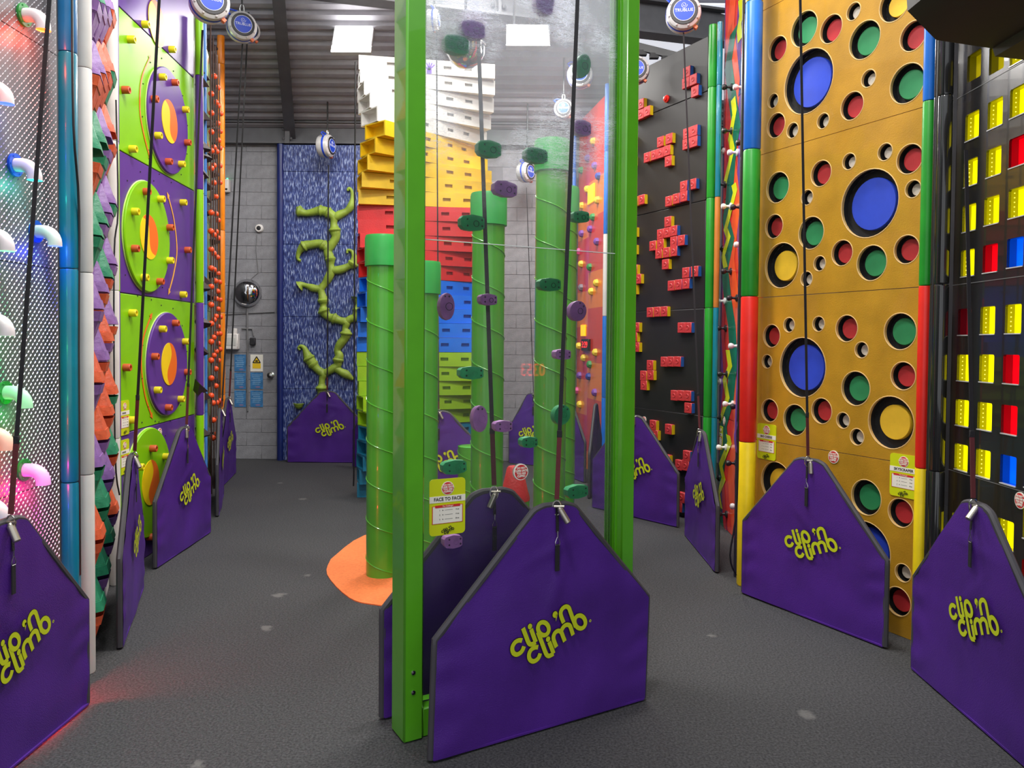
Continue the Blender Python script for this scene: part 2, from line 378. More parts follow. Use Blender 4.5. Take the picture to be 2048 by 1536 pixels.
gblack = mat('gloss_black', (32, 32, 34), 0.16, coat=0.7, var=0.1, vs=2)
column('glossy black column right of the cheese wall', 1861, 1873, 4.0, [gblack], 5.2)
column('second glossy black column touching the window wall', 1873, 1902, 3.96, [gblack], 5.2)
column('green column left of the peg wall', 1411, 1428, 6.80, [green], 4.36)
column('teal and orange column left of the peg wall', 1427, 1438, 6.75, [teal, teal, mat('muted_orange', (200, 120, 50), 0.4), teal, teal], 4.36)
column('slim red column right of the red block wall', 1403, 1413, 6.95, [red], 4.3)
column('blue and white column right of the red and orange wall', 1205, 1216, 9.1, [blue, mat('blue2', (30, 110, 200), .35), wcol, mat('blue3', (40, 120, 215), .35)], 4.6)
column('slim blue column left of the red and orange wall', 1140, 1150, 10.2, [blue], 4.4)
# ---------------------------------------------------------------- tread plate wall with glowing pipes
plate = Fr((-2.05, 2.2), (-2.05, 3.53)); PL = plate.L
tw = fthing('climbing_wall', 'silver tread plate climbing wall with glowing pipe elbows', 'climbing wall', plate)
mplate = mat('tread_plate_metal', (112, 112, 116), 0.5, 0.4, 0.04)
for k in range(5):
    MB().box((PL/2, 0.015, (k+.5)*MODL), (PL-.003, 0.03, MODL-.004)).build('panel', mplate, tw)
mb = MB(); s_ = 0.55; i = 0
while s_ < PL-0.01:
    zz = 0.0
    while zz < 4.0:
        for q, (dx, an) in enumerate(((0, 0.9), (0.015, 0.9))):
            z0 = zz+q*0.0155+0.008; cx, cz = s_+dx, z0; ca, sa = math.cos(an), math.sin(an); a_, b2 = 0.0085, 0.0024
            mb.add([(cx+ca*a_, 0, cz+sa*a_), (cx-sa*b2, 0, cz+ca*b2), (cx-ca*a_, 0, cz-sa*a_), (cx+sa*b2, 0, cz-ca*b2), (cx+ca*a_*.4, -.0035, cz+sa*a_*.4), (cx-ca*a_*.4, -.0035, cz-sa*a_*.4)],
                   [(0, 1, 4), (1, 2, 5, 4), (2, 3, 5), (3, 0, 4, 5)])
        zz += 0.031
    s_ += 0.030
o = mb.build('tread_pattern', mat('tread_stud_metal', (170, 170, 174), 0.35, 0.7, 0.02), tw); o['kind'] = 'stuff'
wplast = mat('white_pipe', (232, 224, 226), 0.35, var=0.02)
def elbow(px, py, fl, glow, es=6, body=None, pw=1.2):
    s, z = plate.hit(px, py, 0.0); r = 0.028
    prof = [(s, 0, z)]+[(s, -0.035-0.05*math.sin(t), z-0.05*(1-math.cos(t))) for t in [PI/2*k/6 for k in range(7)]]+[(s, -0.085, z-0.062)]
    o = MB().tube(prof, r, 18, caps=False).build('pipe_elbow', body or wplast, tw)
    q = MB().lathe([(0.03, 0), (0.047, 0), (0.047, .010), (0.03, .010)], 22, Matrix.Translation((s, -0.001, z)) @ Matrix.Rotation(PI/2, 4, 'X'))
    for k in range(6): q.sphere((s+.039*math.cos(k*PI/3), -.012, z+.039*math.sin(k*PI/3)), 0.004, 6)
    q.build('flange', fl, tw)
    MB().lathe([(0.001, 0), (0.025, 0)], 18, Matrix.Translation((s, -0.085, z-0.056))).build('light_disc', mat('glow_%d_%d_%d' % glow, glow, emit=glow, es=es, var=0), tw)
    l = bpy.data.lights.new('pipe_glow', 'POINT'); l.energy = pw*.5; l.color = lin(glow); l.shadow_soft_size = 0.02
    lo = bpy.data.objects.new('pipe_glow', l); COL.objects.link(lo); lo.location = plate.w(s, z-0.085, 0.075)
gfl = mat('green_flange', (40, 140, 60), 0.4); bfl = mat('blue_flange', (30, 90, 200), 0.4)
elbow(46, 30, gfl, (255, 70, 20), pw=3); elbow(-32, 175, bfl, (40, 60, 255), pw=1.5); elbow(28, 330, bfl, (20, 220, 190)); elbow(70, 463, bfl, (50, 70, 255))
elbow(-30, 470, bfl, (60, 200, 90)); elbow(-30, 640, gfl, (60, 220, 110), pw=2)
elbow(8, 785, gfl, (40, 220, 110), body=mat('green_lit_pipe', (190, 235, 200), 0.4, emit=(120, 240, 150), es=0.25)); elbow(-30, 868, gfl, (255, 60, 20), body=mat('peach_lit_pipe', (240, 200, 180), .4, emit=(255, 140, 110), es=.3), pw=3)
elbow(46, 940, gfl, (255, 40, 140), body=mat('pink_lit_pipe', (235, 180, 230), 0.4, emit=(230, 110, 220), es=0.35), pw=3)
elbow(-40, 1010, bfl, (70, 50, 255), pw=2); elbow(70, 1190, gfl, (255, 40, 60), pw=14); elbow(60, 1370, gfl, (255, 30, 60), pw=22)
elbow(-70, 40, gfl, (255, 60, 20), pw=2)
# ---------------------------------------------------------------- wedge wall
wf = Fr((-2.06, 3.74), (-2.60, 5.02)); ww = fthing('climbing_wall', 'white climbing wall covered in purple, orange and green wedge holds', 'climbing wall', wf)
for k in range(5): MB().box((wf.L/2, 0.015, (k+.5)*MODL), (wf.L, 0.03, MODL-.004)).build('panel', wcol, ww)
def wedge_mesh(m_):
    bm = bmesh.new(); w = 0.27; Lh = 0.178; p1 = 0.078; p0 = 0.022
    v = [bm.verts.new(c) for c in ((-w/2, 0, -Lh/2), (w/2, 0, -Lh/2), (w/2, 0, Lh/2), (-w/2, 0, Lh/2), (-w*.34, -p1, -Lh/2), (w*.34, -p1, -Lh/2), (w*.16, -p0, Lh/2), (-w*.16, -p0, Lh/2))]
    for f in ((0, 1, 2, 3), (4, 5, 6, 7), (0, 1, 5, 4), (2, 3, 7, 6), (1, 2, 6, 5), (0, 3, 7, 4)): bm.faces.new([v[i] for i in f])
    bmesh.ops.recalc_face_normals(bm, faces=bm.faces); bm.faces.ensure_lookup_table()
    be = bm.faces[2]; r = bmesh.ops.inset_region(bm, faces=[be], thickness=0.016)
    for x in be.verts: x.co.z += 0.06
    bmesh.ops.bevel(bm, geom=[e for e in bm.edges if e.calc_length() > 0.05], offset=0.006, segments=2, affect='EDGES')
    me = bpy.data.meshes.new('wedge_hold'); bm.to_mesh(me); bm.free(); me.materials.append(m_)
    for p in me.polygons: p.use_smooth = False
    return me
wcols = {'p': wedge_mesh(mat('lilac_hold', (140, 100, 168), 0.45, var=0.1, vs=20, bump=0.4, bs=30)), 'o': wedge_mesh(mat('terracotta_hold', (214, 92, 54), 0.45, var=0.1, vs=20, bump=0.4, bs=30)), 'g': wedge_mesh(mat('jade_hold', (42, 138, 100), 0.45, var=0.1, vs=20, bump=0.4, bs=30))}
seq = ['oggppogpogoopggo ppoog'.replace(' ', ''), 'gggpoopppogggppoooppg', 'ppgoopggppoogppooppoo', 'pgppoggooppggoopppoop']
seqz = {0: 'ogoogppoppggogoppgoppp', 1: 'gpgggpoopoppgggoppgopp', 2: 'pgpgppoopoogppppooppo', 3: 'gpppooggoopppgpoogoop'}
pit = 0.18
for c in range(4):
    z = 0.05+c*0.10; k = 0
    while z < 4.6:
        inst('wedge_hold', wcols[seqz[c][(k+c) % len(seqz[c])]], ww, (0.14+c*0.30+(0.03 if k % 2 else -0.0), 0, z+0.10), (0, 0 if k % 2 else PI, 0))
        z += pit; k += 1
        if k % 7 == 6: z += 0.06
# ---------------------------------------------------------------- turning disc wall
df = Fr((-2.64, 5.19), (-2.72, 6.60)); dw = fthing('climbing_wall', 'purple and lime climbing wall with large turning discs', 'climbing wall', df)
s0 = df.hit(238, 700)[0]; s1 = df.hit(389, 700)[0]
for k in range(5):
    MB().bbox(((s0+s1)/2, 0.015, (k+.5)*MODL), (s1-s0, 0.03, MODL-.005), 0.004).build('panel', purple if k % 2 == 0 else limeg, dw)
ltrim = mat('pale_disc_edge', (190, 220, 120), 0.4); yy = mat('sun_yellow_print', (248, 210, 10), 0.4, var=0.02); oo = mat('orange_print', (240, 112, 22), 0.4, var=0.02)
def yinyang(cx, cz, R, rx, rot, base):
    g = MB(); h = MB(); N = 24
    def S(t): return 0.28*R*math.sin(t*PI)   # t in -1..1
    left = [(rx*math.cos(a), R*math.sin(a)) for a in [PI/2+PI*k/N for k in range(N+1)]]
    mid = [(rx/R*S(t), R*t) for t in [-1+2*k/N for k in range(N+1)]]
    right = [(rx*math.cos(a), R*math.sin(a)) for a in [PI/2-PI*k/N for k in range(N+1)]]
    def tr(p): c, s_ = math.cos(rot), math.sin(rot); return (cx+p[0]*c-p[1]*s_, cz+p[0]*s_+p[1]*c)
    g.prism([tr(p) for p in left+mid[1:-1]], base-.004, base); h.prism([tr(p) for p in right+mid[1:-1]], base-.004, base)
    g.build('swirl_print', yy, dw); h.build('swirl_print', oo, dw)
discs = [(338, 243, 'p', 0.5), (297, 474, 'g', 0.6), (337, 728, 'p', 0), (300, 965, 'g', 0)]
for px, py, c, rot in discs:
    cs, cz = df.hit(px, py, 0.02); R = 0.40
    d_ = MB().lathe([(0.0, .024), (R-.006, .024), (R, .018), (R, 0)], 48, Matrix.Translation((cs, 0, cz)) @ Matrix.Rotation(PI/2, 4, 'X'))
    o = d_.build('turning_disc', purple if c == 'p' else limeg, dw)
    MB().tube([(cs+R*math.cos(a), -.004, cz+R*math.sin(a)) for a in [2*PI*k/60 for k in range(60)]], 0.005, 6, closed=True).build('disc_rim', ltrim, dw)
    yinyang(cs, cz, 0.165, 0.155, rot*1.2, -0.024)
    for k in range(12):
        a = 2*PI*k/12+.2; MB().sphere((cs+(R+.06)*math.cos(a), -.001, cz+(R+.06)*math.sin(a)), 0.006, 6).build('screw', dark, dw)
cs, cz = df.hit(318, 48, 0.02); yinyang(cs, cz, 0.165, 0.155, 0.7, -0.004)
pegs = 'y295,49 y267,79 y348,99 y323,154 o348,165 o256,180 o307,198 y369,219 y314,271 o373,285 y270,298 o335,323 y361,328 o291,383 y320,398 y370,405 y268,423 o338,455 o268,497 o379,500 y338,521 y287,555 o318,563 y370,589 y270,626 y323,658 o349,646 y369,683 o258,735 o308,713 o373,744 y313,780 y360,798 o335,815 y270,840 o304,897 y330,913 y278,934 y367,865 y278,1066 o305,1074 o262,-20 y330,-40'
def peg_mesh(m_, mi_): return MB().lathe([(.026, 0), (.026, .042), (.023, .048), (.014, .048), (.013, .02), (.002, .02)], 16, Matrix.Rotation(PI/2, 4, 'X')).mesh('peg', m_)
pm = {'y': peg_mesh(mat('yellow_peg', (226, 208, 24), 0.4), 0), 'o': peg_mesh(mat('rust_peg', (196, 82, 36), 0.4), 0)}
for t in pegs.split():
    px, py = map(float, t[1:].split(',')); s, z = df.hit(px, py, 0.035)
    inst('peg', pm[t[0]], dw, (s, -0.022 if any((s-df.hit(a, b, .02)[0])**2+(z-df.hit(a, b, .02)[1])**2 < .15 for a, b, _, _ in discs) else 0, z))
def arrow(p, m_, w=0.016):
    pp = smooth_path([Vector((*df.hit(a, b, 0.003), 0)) for a, b in p], 5); q = MB()
    for i in range(len(pp)-1):
        q.strip((pp[i].x, -.003, pp[i].y), (pp[i+1].x, -.003, pp[i+1].y), w, .002, (pp[i+1].y-pp[i].y, 0, -(pp[i+1].x-pp[i].x)))
    for e, f in ((pp[0], pp[2]), (pp[-1], pp[-3])):
        t = (e-f).normalized(); nx = Vector((t.y, -t.x, 0)); a = e+t*0.05
        q.add([(a.x, -.004, a.y), (e.x+nx.x*.025, -.004, e.y+nx.y*.025), (e.x-nx.x*.025, -.004, e.y-nx.y*.025)], [(0, 1, 2)])
    q.build('arrow_print', m_, dw)
arrow([(299, 118), (283, 160), (280, 220), (288, 270), (299, 312)], oo); arrow([(337, 395), (348, 440), (354, 500), (348, 545), (339, 580)], mat('pale_orange_print', (246, 178, 70), .4)); arrow([(301, 635), (286, 680), (283, 735), (290, 790), (302, 828)], oo)
# ---------------------------------------------------------------- orange ball wall
bf = Fr((-2.86, 6.95), (-3.46, 9.0)); bw = fthing('climbing_wall', 'camouflage coloured climbing wall strung with orange balls', 'climbing wall', bf)
def blotch(name, cols, scale, stretch=(1, 1, 1), rough=0.5):
    M_ = bpy.data.materials.new(name); M_.use_nodes = True; nt = M_.node_tree; b = nt.nodes['Principled BSDF']; L = nt.links.new
    tc = nt.nodes.new('ShaderNodeTexCoord'); mp = nt.nodes.new('ShaderNodeMapping'); mp.inputs['Scale'].default_value = stretch
    n = nt.nodes.new('ShaderNodeTexNoise'); n.inputs['Scale'].default_value = scale; n.inputs['Detail'].default_value = 2
    r = nt.nodes.new('ShaderNodeValToRGB'); r.color_ramp.interpolation = 'CONSTANT'
    while len(r.color_ramp.elements) < len(cols): r.color_ramp.elements.new(0.5)
    for i, (p, c) in enumerate(cols): r.color_ramp.elements[i].position = p; r.color_ramp.elements[i].color = lin(c)+(1,)
    L(tc.outputs['Object'], mp.inputs[0]); L(mp.outputs[0], n.inputs['Vector']); L(n.outputs[0], r.inputs[0]); L(r.outputs[0], b.inputs['Base Color']); b.inputs['Roughness'].default_value = rough
    return M_
camo = blotch('camouflage_paint', [(0, (84, 58, 44)), (.42, (96, 124, 90)), (.52, (128, 150, 110)), (.6, (176, 118, 74)), (.68, (70, 66, 56))], 5)
for k in range(5): MB().box((bf.L/2, 0.015, (k+.5)*MODL), (bf.L, .03, MODL-.004)).build('panel', camo, bw)
bl = [(1286, 458), (1309, 526), (1267, 563), (1297, 614), (1310, 634), (1268, 679), (1325, 682), (1308, 740), (1268, 792), (1322, 788), (1312, 842), (1284, 884), (1320, 888), (1268, 905), (1300, 909), (1283, 993), (1268, 1010), (1320, 994), (1283, 1097), (1320, 1095), (1295, 1180), (1266, 1276), (1296, 1284), (1309, 1322), (1265, 1387), (1296, 1390), (1284, 1409), (1308, 1428), (1267, 1497), (1283, 1520)]
bl = [(x/3, y/3) for x, y in bl]+[(x/3, 512+y/3) for x, y in [(1304, 8), (1267, 73), (1284, 82), (1308, 105), (1293, 150), (1317, 157), (1267, 184), (1306, 212), (1297, 257), (1320, 263), (1267, 293), (1308, 318), (1296, 362), (1322, 366), (1285, 383), (1267, 406), (1309, 424), (1297, 466), (1320, 466), (1282, 489), (1267, 515), (1310, 525), (1320, 560), (1297, 573), (1283, 597), (1267, 626), (1310, 627), (1295, 677), (1268, 733), (1295, 780), (1267, 838), (1278, 882), (1300, 880), (1320, 868), (1280, 985), (1300, 978), (1278, 1092), (1300, 1068)]]
om = MB().sphere((0, 0, 0), 0.029, 14).mesh('ball', mat('orange_ball', (242, 84, 36), 0.35, var=0.05))
for px, py in bl:
    s, z = bf.hit(px, py, 0.12); inst('ball', om, bw, (s, -.12, z))
for px in (422.5, 427.5, 432, 436, 440):
    s, _ = bf.hit(px, 684, 0.12); MB().tube([(s, -.12, 0.1), (s, -.12, 4.6)], 0.007, 6).build('cord', mat('brown_cord', (80, 56, 50), 0.8), bw)
dk = MB().add([(-.05, 0, .06), (.05, 0, .06), (.05, 0, -.05), (-.05, 0, -.05), (-.02, -.1, -.03), (.02, -.1, -.03)], [(0, 1, 5, 4), (1, 2, 5), (0, 3, 4), (2, 3, 4, 5), (0, 1, 2, 3)]).mesh('hold', mat('dark_brown_hold', (52, 40, 44), 0.5))
for i, (px, py) in enumerate([(426, 92), (436, 118), (424, 245), (431, 255), (426, 310), (430, 345), (420, 372), (432, 392), (424, 420), (430, 480), (424, 590), (432, 760), (426, 765), (420, 860), (428, 545)]):
    s, z = bf.hit(px, py, 0.05); inst('hold', dk, bw, (s, 0, z), (0, 0.4*(i % 5-2), 0))
for i, (px, py) in enumerate([(411, 148), (408, 162), (409, 230), (409, 292), (411, 313), (409, 345), (412, 395), (411, 560), (409, 572), (409, 645), (408, 700), (405, 775), (411, 790), (409, 865)]):
    s, z = bf.hit(px, py, 0.13); o = inst('hold', dk, bw, (s, -0.08, z), (0, 0.4*(i % 5-2), 0.5))
# ---------------------------------------------------------------- blue panel with vine on the back wall
vf = Fr((-3.12, YB-0.09), (-1.9, YB-0.09)); vw = fthing('climbing_wall', 'blue streaked climbing panel with green vine holds on the back wall', 'climbing wall', vf)
def streak():
    M_ = bpy.data.materials.new('blue_streaked_print'); M_.use_nodes = True; nt = M_.node_tree; b = nt.nodes['Principled BSDF']; L = nt.links.new
    tc = nt.nodes.new('ShaderNodeTexCoord'); mp = nt.nodes.new('ShaderNodeMapping'); mp.inputs['Scale'].default_value = (95, 1, 13)
    n = nt.nodes.new('ShaderNodeTexNoise'); n.inputs['Scale'].default_value = 1; n.inputs['Detail'].default_value = 2; n.inputs['Distortion'].default_value = 0.4
    r = nt.nodes.new('ShaderNodeValToRGB'); e = r.color_ramp.elements
    e[0].position = 0.40; e[0].color = lin((34, 44, 100))+(1,); e[1].position = 0.66; e[1].color = lin((178, 194, 226))+(1,); e.new(0.54).color = lin((60, 80, 152))+(1,)
    L(tc.outputs['Object'], mp.inputs[0]); L(mp.outputs[0], n.inputs['Vector']); L(n.outputs[0], r.inputs[0]); L(r.outputs[0], b.inputs['Base Color']); b.inputs['Roughness'].default_value = 0.45
    return M_
st = streak()
for k in range(5):
    z1 = min((k+1)*MODL, 4.17); MB().bbox((0.09+.565, 0.03, (k*MODL+z1)/2), (1.13, .06, z1-k*MODL-.004), .003).build('panel', st, vw)
q = MB().lathe([(.047, 0.0), (.047, 4.18), (.001, 4.18)], 20, Matrix.Translation((.045, .03, 0))).build('edge_tube', navy, vw)
vine_m = mat('vine_green', (146, 172, 62), 0.5, var=0.12, vs=9, bump=0.3, bs=40)
vines = [
 [(642, 800, 8), (643, 785, 9), (643, 776, 11), (643, 768, 7), (644, 757, 7), (646, 748, 9), (634.5, 739, 8), (626, 729, 10), (617.5, 717, 11), (612, 705, 7), (608, 696, 5), (601, 692, 3.5), (596, 696, 2.5), (600, 700, 2.5)],
 [(645, 748, 8), (658, 742, 8), (668, 736, 9), (675, 730, 8), (676, 720, 10), (678, 711, 9), (674, 701, 7), (680, 688, 9), (688, 678, 9), (692, 667, 11), (690, 657, 6.5), (692, 645, 9), (679, 641, 8), (668, 637, 10), (656, 633, 8), (647, 622, 11), (646, 611, 6.5), (646, 601, 10), (643, 587, 7.5), (641, 578, 8), (649, 567, 7), (655, 558, 9), (662, 543, 9), (660, 529, 8), (660, 518, 10), (655, 502, 9), (662, 490, 9), (671, 475, 9), (669, 460, 11), (667, 447, 7), (667, 434, 9), (656, 425, 10), (641, 421, 10), (625, 424, 8), (611, 426, 7), (598, 422, 10), (595, 422, 9)],
 [(670, 736, 8), (682, 744, 8), (692, 749, 9), (706, 759, 3)],
 [(641, 578, 8), (630, 577, 8), (623, 575, 8), (612, 571, 5), (604, 569, 6), (598, 572, 12)],
 [(662, 541, 8), (681, 539, 9), (697, 532, 7), (706, 527, 10), (708, 513, 6), (703, 502, 3.5), (695, 500, 2.8), (694, 506, 2.5)],
 [(656, 500, 8), (646, 490, 10), (636, 487, 9), (622, 489, 9), (608, 492, 10), (598, 503, 6), (595, 517, 3.5), (601, 521, 3)],
 [(667, 436, 8), (679, 429, 9), (693, 422, 7), (702, 411, 8), (704, 395, 4), (703, 381, 3.5), (697, 376, 3), (695, 381, 2.5)],
 [(692, 644, 8), (700, 638, 8), (711, 634, 9), (716, 620, 10), (716, 607, 5.5), (714, 598, 8), (714, 594, 14)]]
for v in vines:
    P = [Vector((*vf.hit(a, b, 0.04), r)) for a, b, r in v]; P = smooth_path(P, 4)
    P2 = [(p.x, -0.025, p.y) for p in P]; R = [max(.008, p.z/F*10.3*0.95) for p in P]
    MB().tube(P2, R, 12).build('vine_hold', vine_m, vw)
    # flared joint rings
    for i, (a, b, r) in enumerate(v[1:-1]):
        if r >= 10:
            s, z = vf.hit(a, b, .04); p_, n_ = v[i], v[i+2]; an = math.atan2(n_[0]-p_[0], -(n_[1]-p_[1])); rr = r/F*10.4*1.12
            MB().lathe([(rr*.7, -.035), (rr, -.006), (rr, .006), (rr*.7, .03)], 14, Matrix.Translation((s, -.03, z)) @ Matrix.Rotation(an, 4, 'Y')).build('vine_joint', vine_m, vw)
for px, py in ((597, 808), (722, 808)):
    s, z = vf.hit(px, py, 0.04); MB().lathe([(.07, 0), (.07, -.01), (.062, -.012), (.05, -.05), (.02, -.075), (.001, -.08)], 16, Matrix.Translation((s, -.03, z+.01))).build('bowl_hold', vine_m, vw)
# ---------------------------------------------------------------- cheese wall
cf = Fr((1.70, 5.17), (2.20, 4.13)); cw = fthing('climbing_wall', 'golden cheese climbing wall full of round holes', 'climbing wall', cf)
gold = mat('golden_brown_paint', (184, 136, 36), 0.32, var=0.09, vs=5, coat=0.35, bump=0.12, bs=120)
ply = mat('pale_plywood_edge', (214, 176, 112), 0.6); hole_black = mat('black_hole_lining', (30, 30, 32), 0.6)
hc = {'r': mat('hole_red', (178, 44, 50), 0.5), 'g': mat('hole_green', (44, 136, 84), 0.5), 'w': mat('hole_white', (206, 202, 192), 0.5), 'b': mat('hole_blue', (44, 72, 196), 0.45), 'y': mat('hole_yellow', (232, 188, 48), 0.5)}
holes = 'r1555,98,26 g1608,58,36 r1662,58,29 w1707,23,18 g1729,80,39 y1789,7,37 r1826,72,31 b1616,163,66 w1546,202,15 r1552,251,25.5 w1585,261,16 w1646,242,16 r1704,212,29 w1737,157,18 g1814,167,41 r1642,347,27 w1698,323,17 w1770,304,18 r1819,318,31 b1738,407,71 w1826,378,18.5 g1555,375,32 w1614,395,16 r1548,453,25 g1622,466,34 y1563,531,47 r1684,506,27 g1743,526,37 r1813,499,30 w1639,527,16 w1613,558,16 r1543,672,24 w1578,650,15.5 w1637,648,16 r1693,657,28 w1723,700,17 g1800,663,38.5 b1604,735,62.5 w1534,723,14.5 g1711,777,36 r1806,752,29.5 y1781,845,55 r1539,821,24 g1590,840,32.5 r1643,822,27 w1686,841,17 w1714,874,17.5 y1552,965,43 g1732,995,37 r1801,1026,30 r1664,1010,27 b1731,1100,60 w1806,1146,19 r1796,1203,30 g1620,1080,32 w1570,1120,15'
sL = cf.hit(1508, 700)[0]; sR = cf.L+0.0; HL = []
for t in holes.split():
    px, py, b = map(float, t[1:].split(',')); s, z = cf.hit(px, py); d_ = (cf.w(s, z)-CAM).dot(_f); HL.append((t[0], s, z, b/F*d_*0.96))
HL += [('r', 0.3, 4.35, .09), ('b', .75, 4.4, .2), ('g', .2, 4.1, .1)]
discm = {}
for k in range(5):
    z0, z1 = k*MODL, (k+1)*MODL; hs = [circ(s, z, r, 36) for c, s, z, r in HL if z0+r+.004 < z < z1-r-.004 and sL+r+.004 < s < sR-r-.004]
    keep = [(s, z, r) for c, s, z, r in HL if z0+r+.004 < z < z1-r-.004 and sL+r+.004 < s < sR-r-.004]
    # nudge: holes straddling an edge are pulled in
    for c, s, z, r in HL:
        if z0 <= z < z1 and (s, z, r) not in keep:
            z2 = min(max(z, z0+r+.006), z1-r-.006); s2 = min(max(s, sL+r+.006), sR-r-.006)
            if all((s2-a)**2+(z2-b)**2 > (r+rr+.004)**2 for a, b, rr in keep):
                HL[HL.index((c, s, z, r))] = (c, s2, z2, r); keep.append((s2, z2, r)); hs.append(circ(s2, z2, r, 36))
    mb = MB().prism([(sL, z0+.002), (sR, z0+.002), (sR, z1-.002), (sL, z1-.002)], 0, 0.02, holes=hs, side_mi=1)
    mb.build('panel', [gold, ply], cw)
    for s, z, r in keep:
        c = [h[0] for h in HL if h[1:] == (s, z, r)][0]
        MB().tube([(s+r*math.cos(a), 0.0015, z+r*math.sin(a)) for a in [2*PI*i/36 for i in range(36)]], 0.0035, 6, closed=True).build('hole_edge', ply, cw)
        MB().lathe([(r+.002, .02), (r+.002, .06)], 32, Matrix.Translation((s, 0, z)) @ Matrix.Rotation(-PI/2, 4, 'X')).build('hole_lining', hole_black, cw)
        rd = r*{'b': .77, 'r': .77, 'g': .74, 'y': .67, 'w': .70}[c]
        dep = 0.034
        MB().lathe([(.001, dep), (rd-.003, dep), (rd, dep+.004), (rd, dep+.03)], 32, Matrix.Translation((s, 0, z)) @ Matrix.Rotation(-PI/2, 4, 'X')).build('coloured_disc', hc[c], cw)
        MB().lathe([(.001, .06), (r+.002, .06)], 24, Matrix.Translation((s, 0, z)) @ Matrix.Rotation(-PI/2, 4, 'X')).build('hole_back', hole_black, cw)
# ---------------------------------------------------------------- window wall (black)
sf = Fr((2.275, 4.04), (2.25, 2.3)); sw = fthing('climbing_wall', 'glossy black climbing wall with rows of lit coloured windows', 'climbing wall', sf)
swb = mat('gloss_black_panel', (30, 30, 32), 0.25, var=0.1, vs=2, coat=0.4)
wc = {'y': (255, 240, 0), 'r': (240, 0, 16), 'b': (0, 90, 250), 'd': (110, 0, 12), 'k': (130, 118, 0)}
winpx = 'k1948,132 k1993,115 y2036,100 y1944,252 y1990,227 y2036,202 y1941,345 y1987,324 r2034,303 y1938,436 y1983,421 y2033,405 y1935,526 r1980,517 b2030,505 d1929,644 y1975,641 y2026,638 y1927,736 y1973,737 r2022,739 y1924,826 y1969,833 r2018,840 y1922,915 y1966,928 b2016,942 y1917,1055 y1963,1062 y2011,1069 y1915,1150 r1958,1160 y2055,1195'
wins = []
for t in winpx.split():
    px, py = map(float, t[1:].split(',')); s, z = sf.hit(px, py); wins.append((t[0], s, z))
ww_, wh_ = 0.118, 0.134; rows = sorted(set(round(w_[2], 1) for w_ in wins))
extra = []
for r0 in range(10):
    zz = sf.hit(2026, 638)[1]+(r0-5)*0.226
    for e in (1, 2): extra.append(('yrb'[(r0*2+e) % 3], sf.hit(2026, 638)[0]+0.165*e, zz))
wins += extra
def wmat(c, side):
    e = wc[c]; k = 0.45 if side else 1.0  # side walls get a darker copy of the colour, their shade painted in
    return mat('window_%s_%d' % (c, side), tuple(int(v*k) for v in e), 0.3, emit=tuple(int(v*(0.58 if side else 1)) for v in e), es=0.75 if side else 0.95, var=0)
led = mat('small_led', (255, 250, 200), 0.3, emit=(255, 240, 60), es=1.6, var=0)
for k in range(5):
    z0, z1 = k*MODL, (k+1)*MODL; hs = []
    for c, s, z in wins:
        if z0 <= z < z1:
            z = min(max(z, z0+wh_/2+.01), z1-wh_/2-.01); x0, x1 = s-ww_/2, s+ww_/2
            if x0 < 0.02 or x1 > sf.L-.01: continue
            hs.append(rrect(x0, x1, z-wh_/2, z+wh_/2, .008, 2))
            D = 0.045; q = MB()
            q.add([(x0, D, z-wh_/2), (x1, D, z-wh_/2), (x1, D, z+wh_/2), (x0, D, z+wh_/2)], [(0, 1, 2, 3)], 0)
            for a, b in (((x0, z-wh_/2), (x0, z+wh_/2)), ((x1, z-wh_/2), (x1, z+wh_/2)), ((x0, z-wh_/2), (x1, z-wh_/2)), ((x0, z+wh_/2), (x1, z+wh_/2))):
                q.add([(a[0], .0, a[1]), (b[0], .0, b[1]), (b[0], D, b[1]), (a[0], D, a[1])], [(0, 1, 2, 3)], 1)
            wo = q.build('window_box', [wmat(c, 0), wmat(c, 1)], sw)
            if c in 'y':
                for i in range(6): MB().sphere((x0+.001, D*0.6, z-wh_/2+.015+i*.021), .0028, 6).build('led', led, wo)
            if c != 'k': MB().box(((x0+x1)/2, .002, z-wh_/2+.0), (ww_, .012, .005)).build('sill', mat('clear_edge', (190, 190, 190), .2), wo)
    MB().prism([(0, z0+.002), (sf.L, z0+.002), (sf.L, z1-.002), (0, z1-.002)], 0, 0.012, holes=hs).build('panel', swb, sw)
    MB().box((sf.L/2, -.0005, z1), (sf.L, .003, .003)).build('joint_strip', mat('pale_joint', (110, 110, 110), .5), sw)
# overhanging black hood, top right
hp = [(1812, -20), (1815, 22), (1872, 80), (1985, 97), (1990, 113), (2075, 123), (2120, -30)]
mb = MB(); f_ = [at(a, b, 2.95) for a, b in hp]; g_ = [at(a, b, 2.95) for a, b in hp]; n = len(f_)
g_ = [Vector((p.x+0.10, 3.55, p.z)) for p in f_]; e_ = [Vector((p.x+.05, 2.55, p.z+.12)) for p in f_]
g_ = [at(a, b, 3.3) for a, b in hp]; e_ = [Vector((p.x, 1.9, p.z)) for p in g_]
mb.add(e_+g_, [tuple(range(n)), tuple(range(n, 2*n))]+[(i, (i+1) % n, n+(i+1) % n, n+i) for i in range(n)])
tag(mb.build('overhang_box', mat('matt_black', (34, 31, 30), 0.55)), 'faceted black box overhanging the top of the window wall', 'overhang')
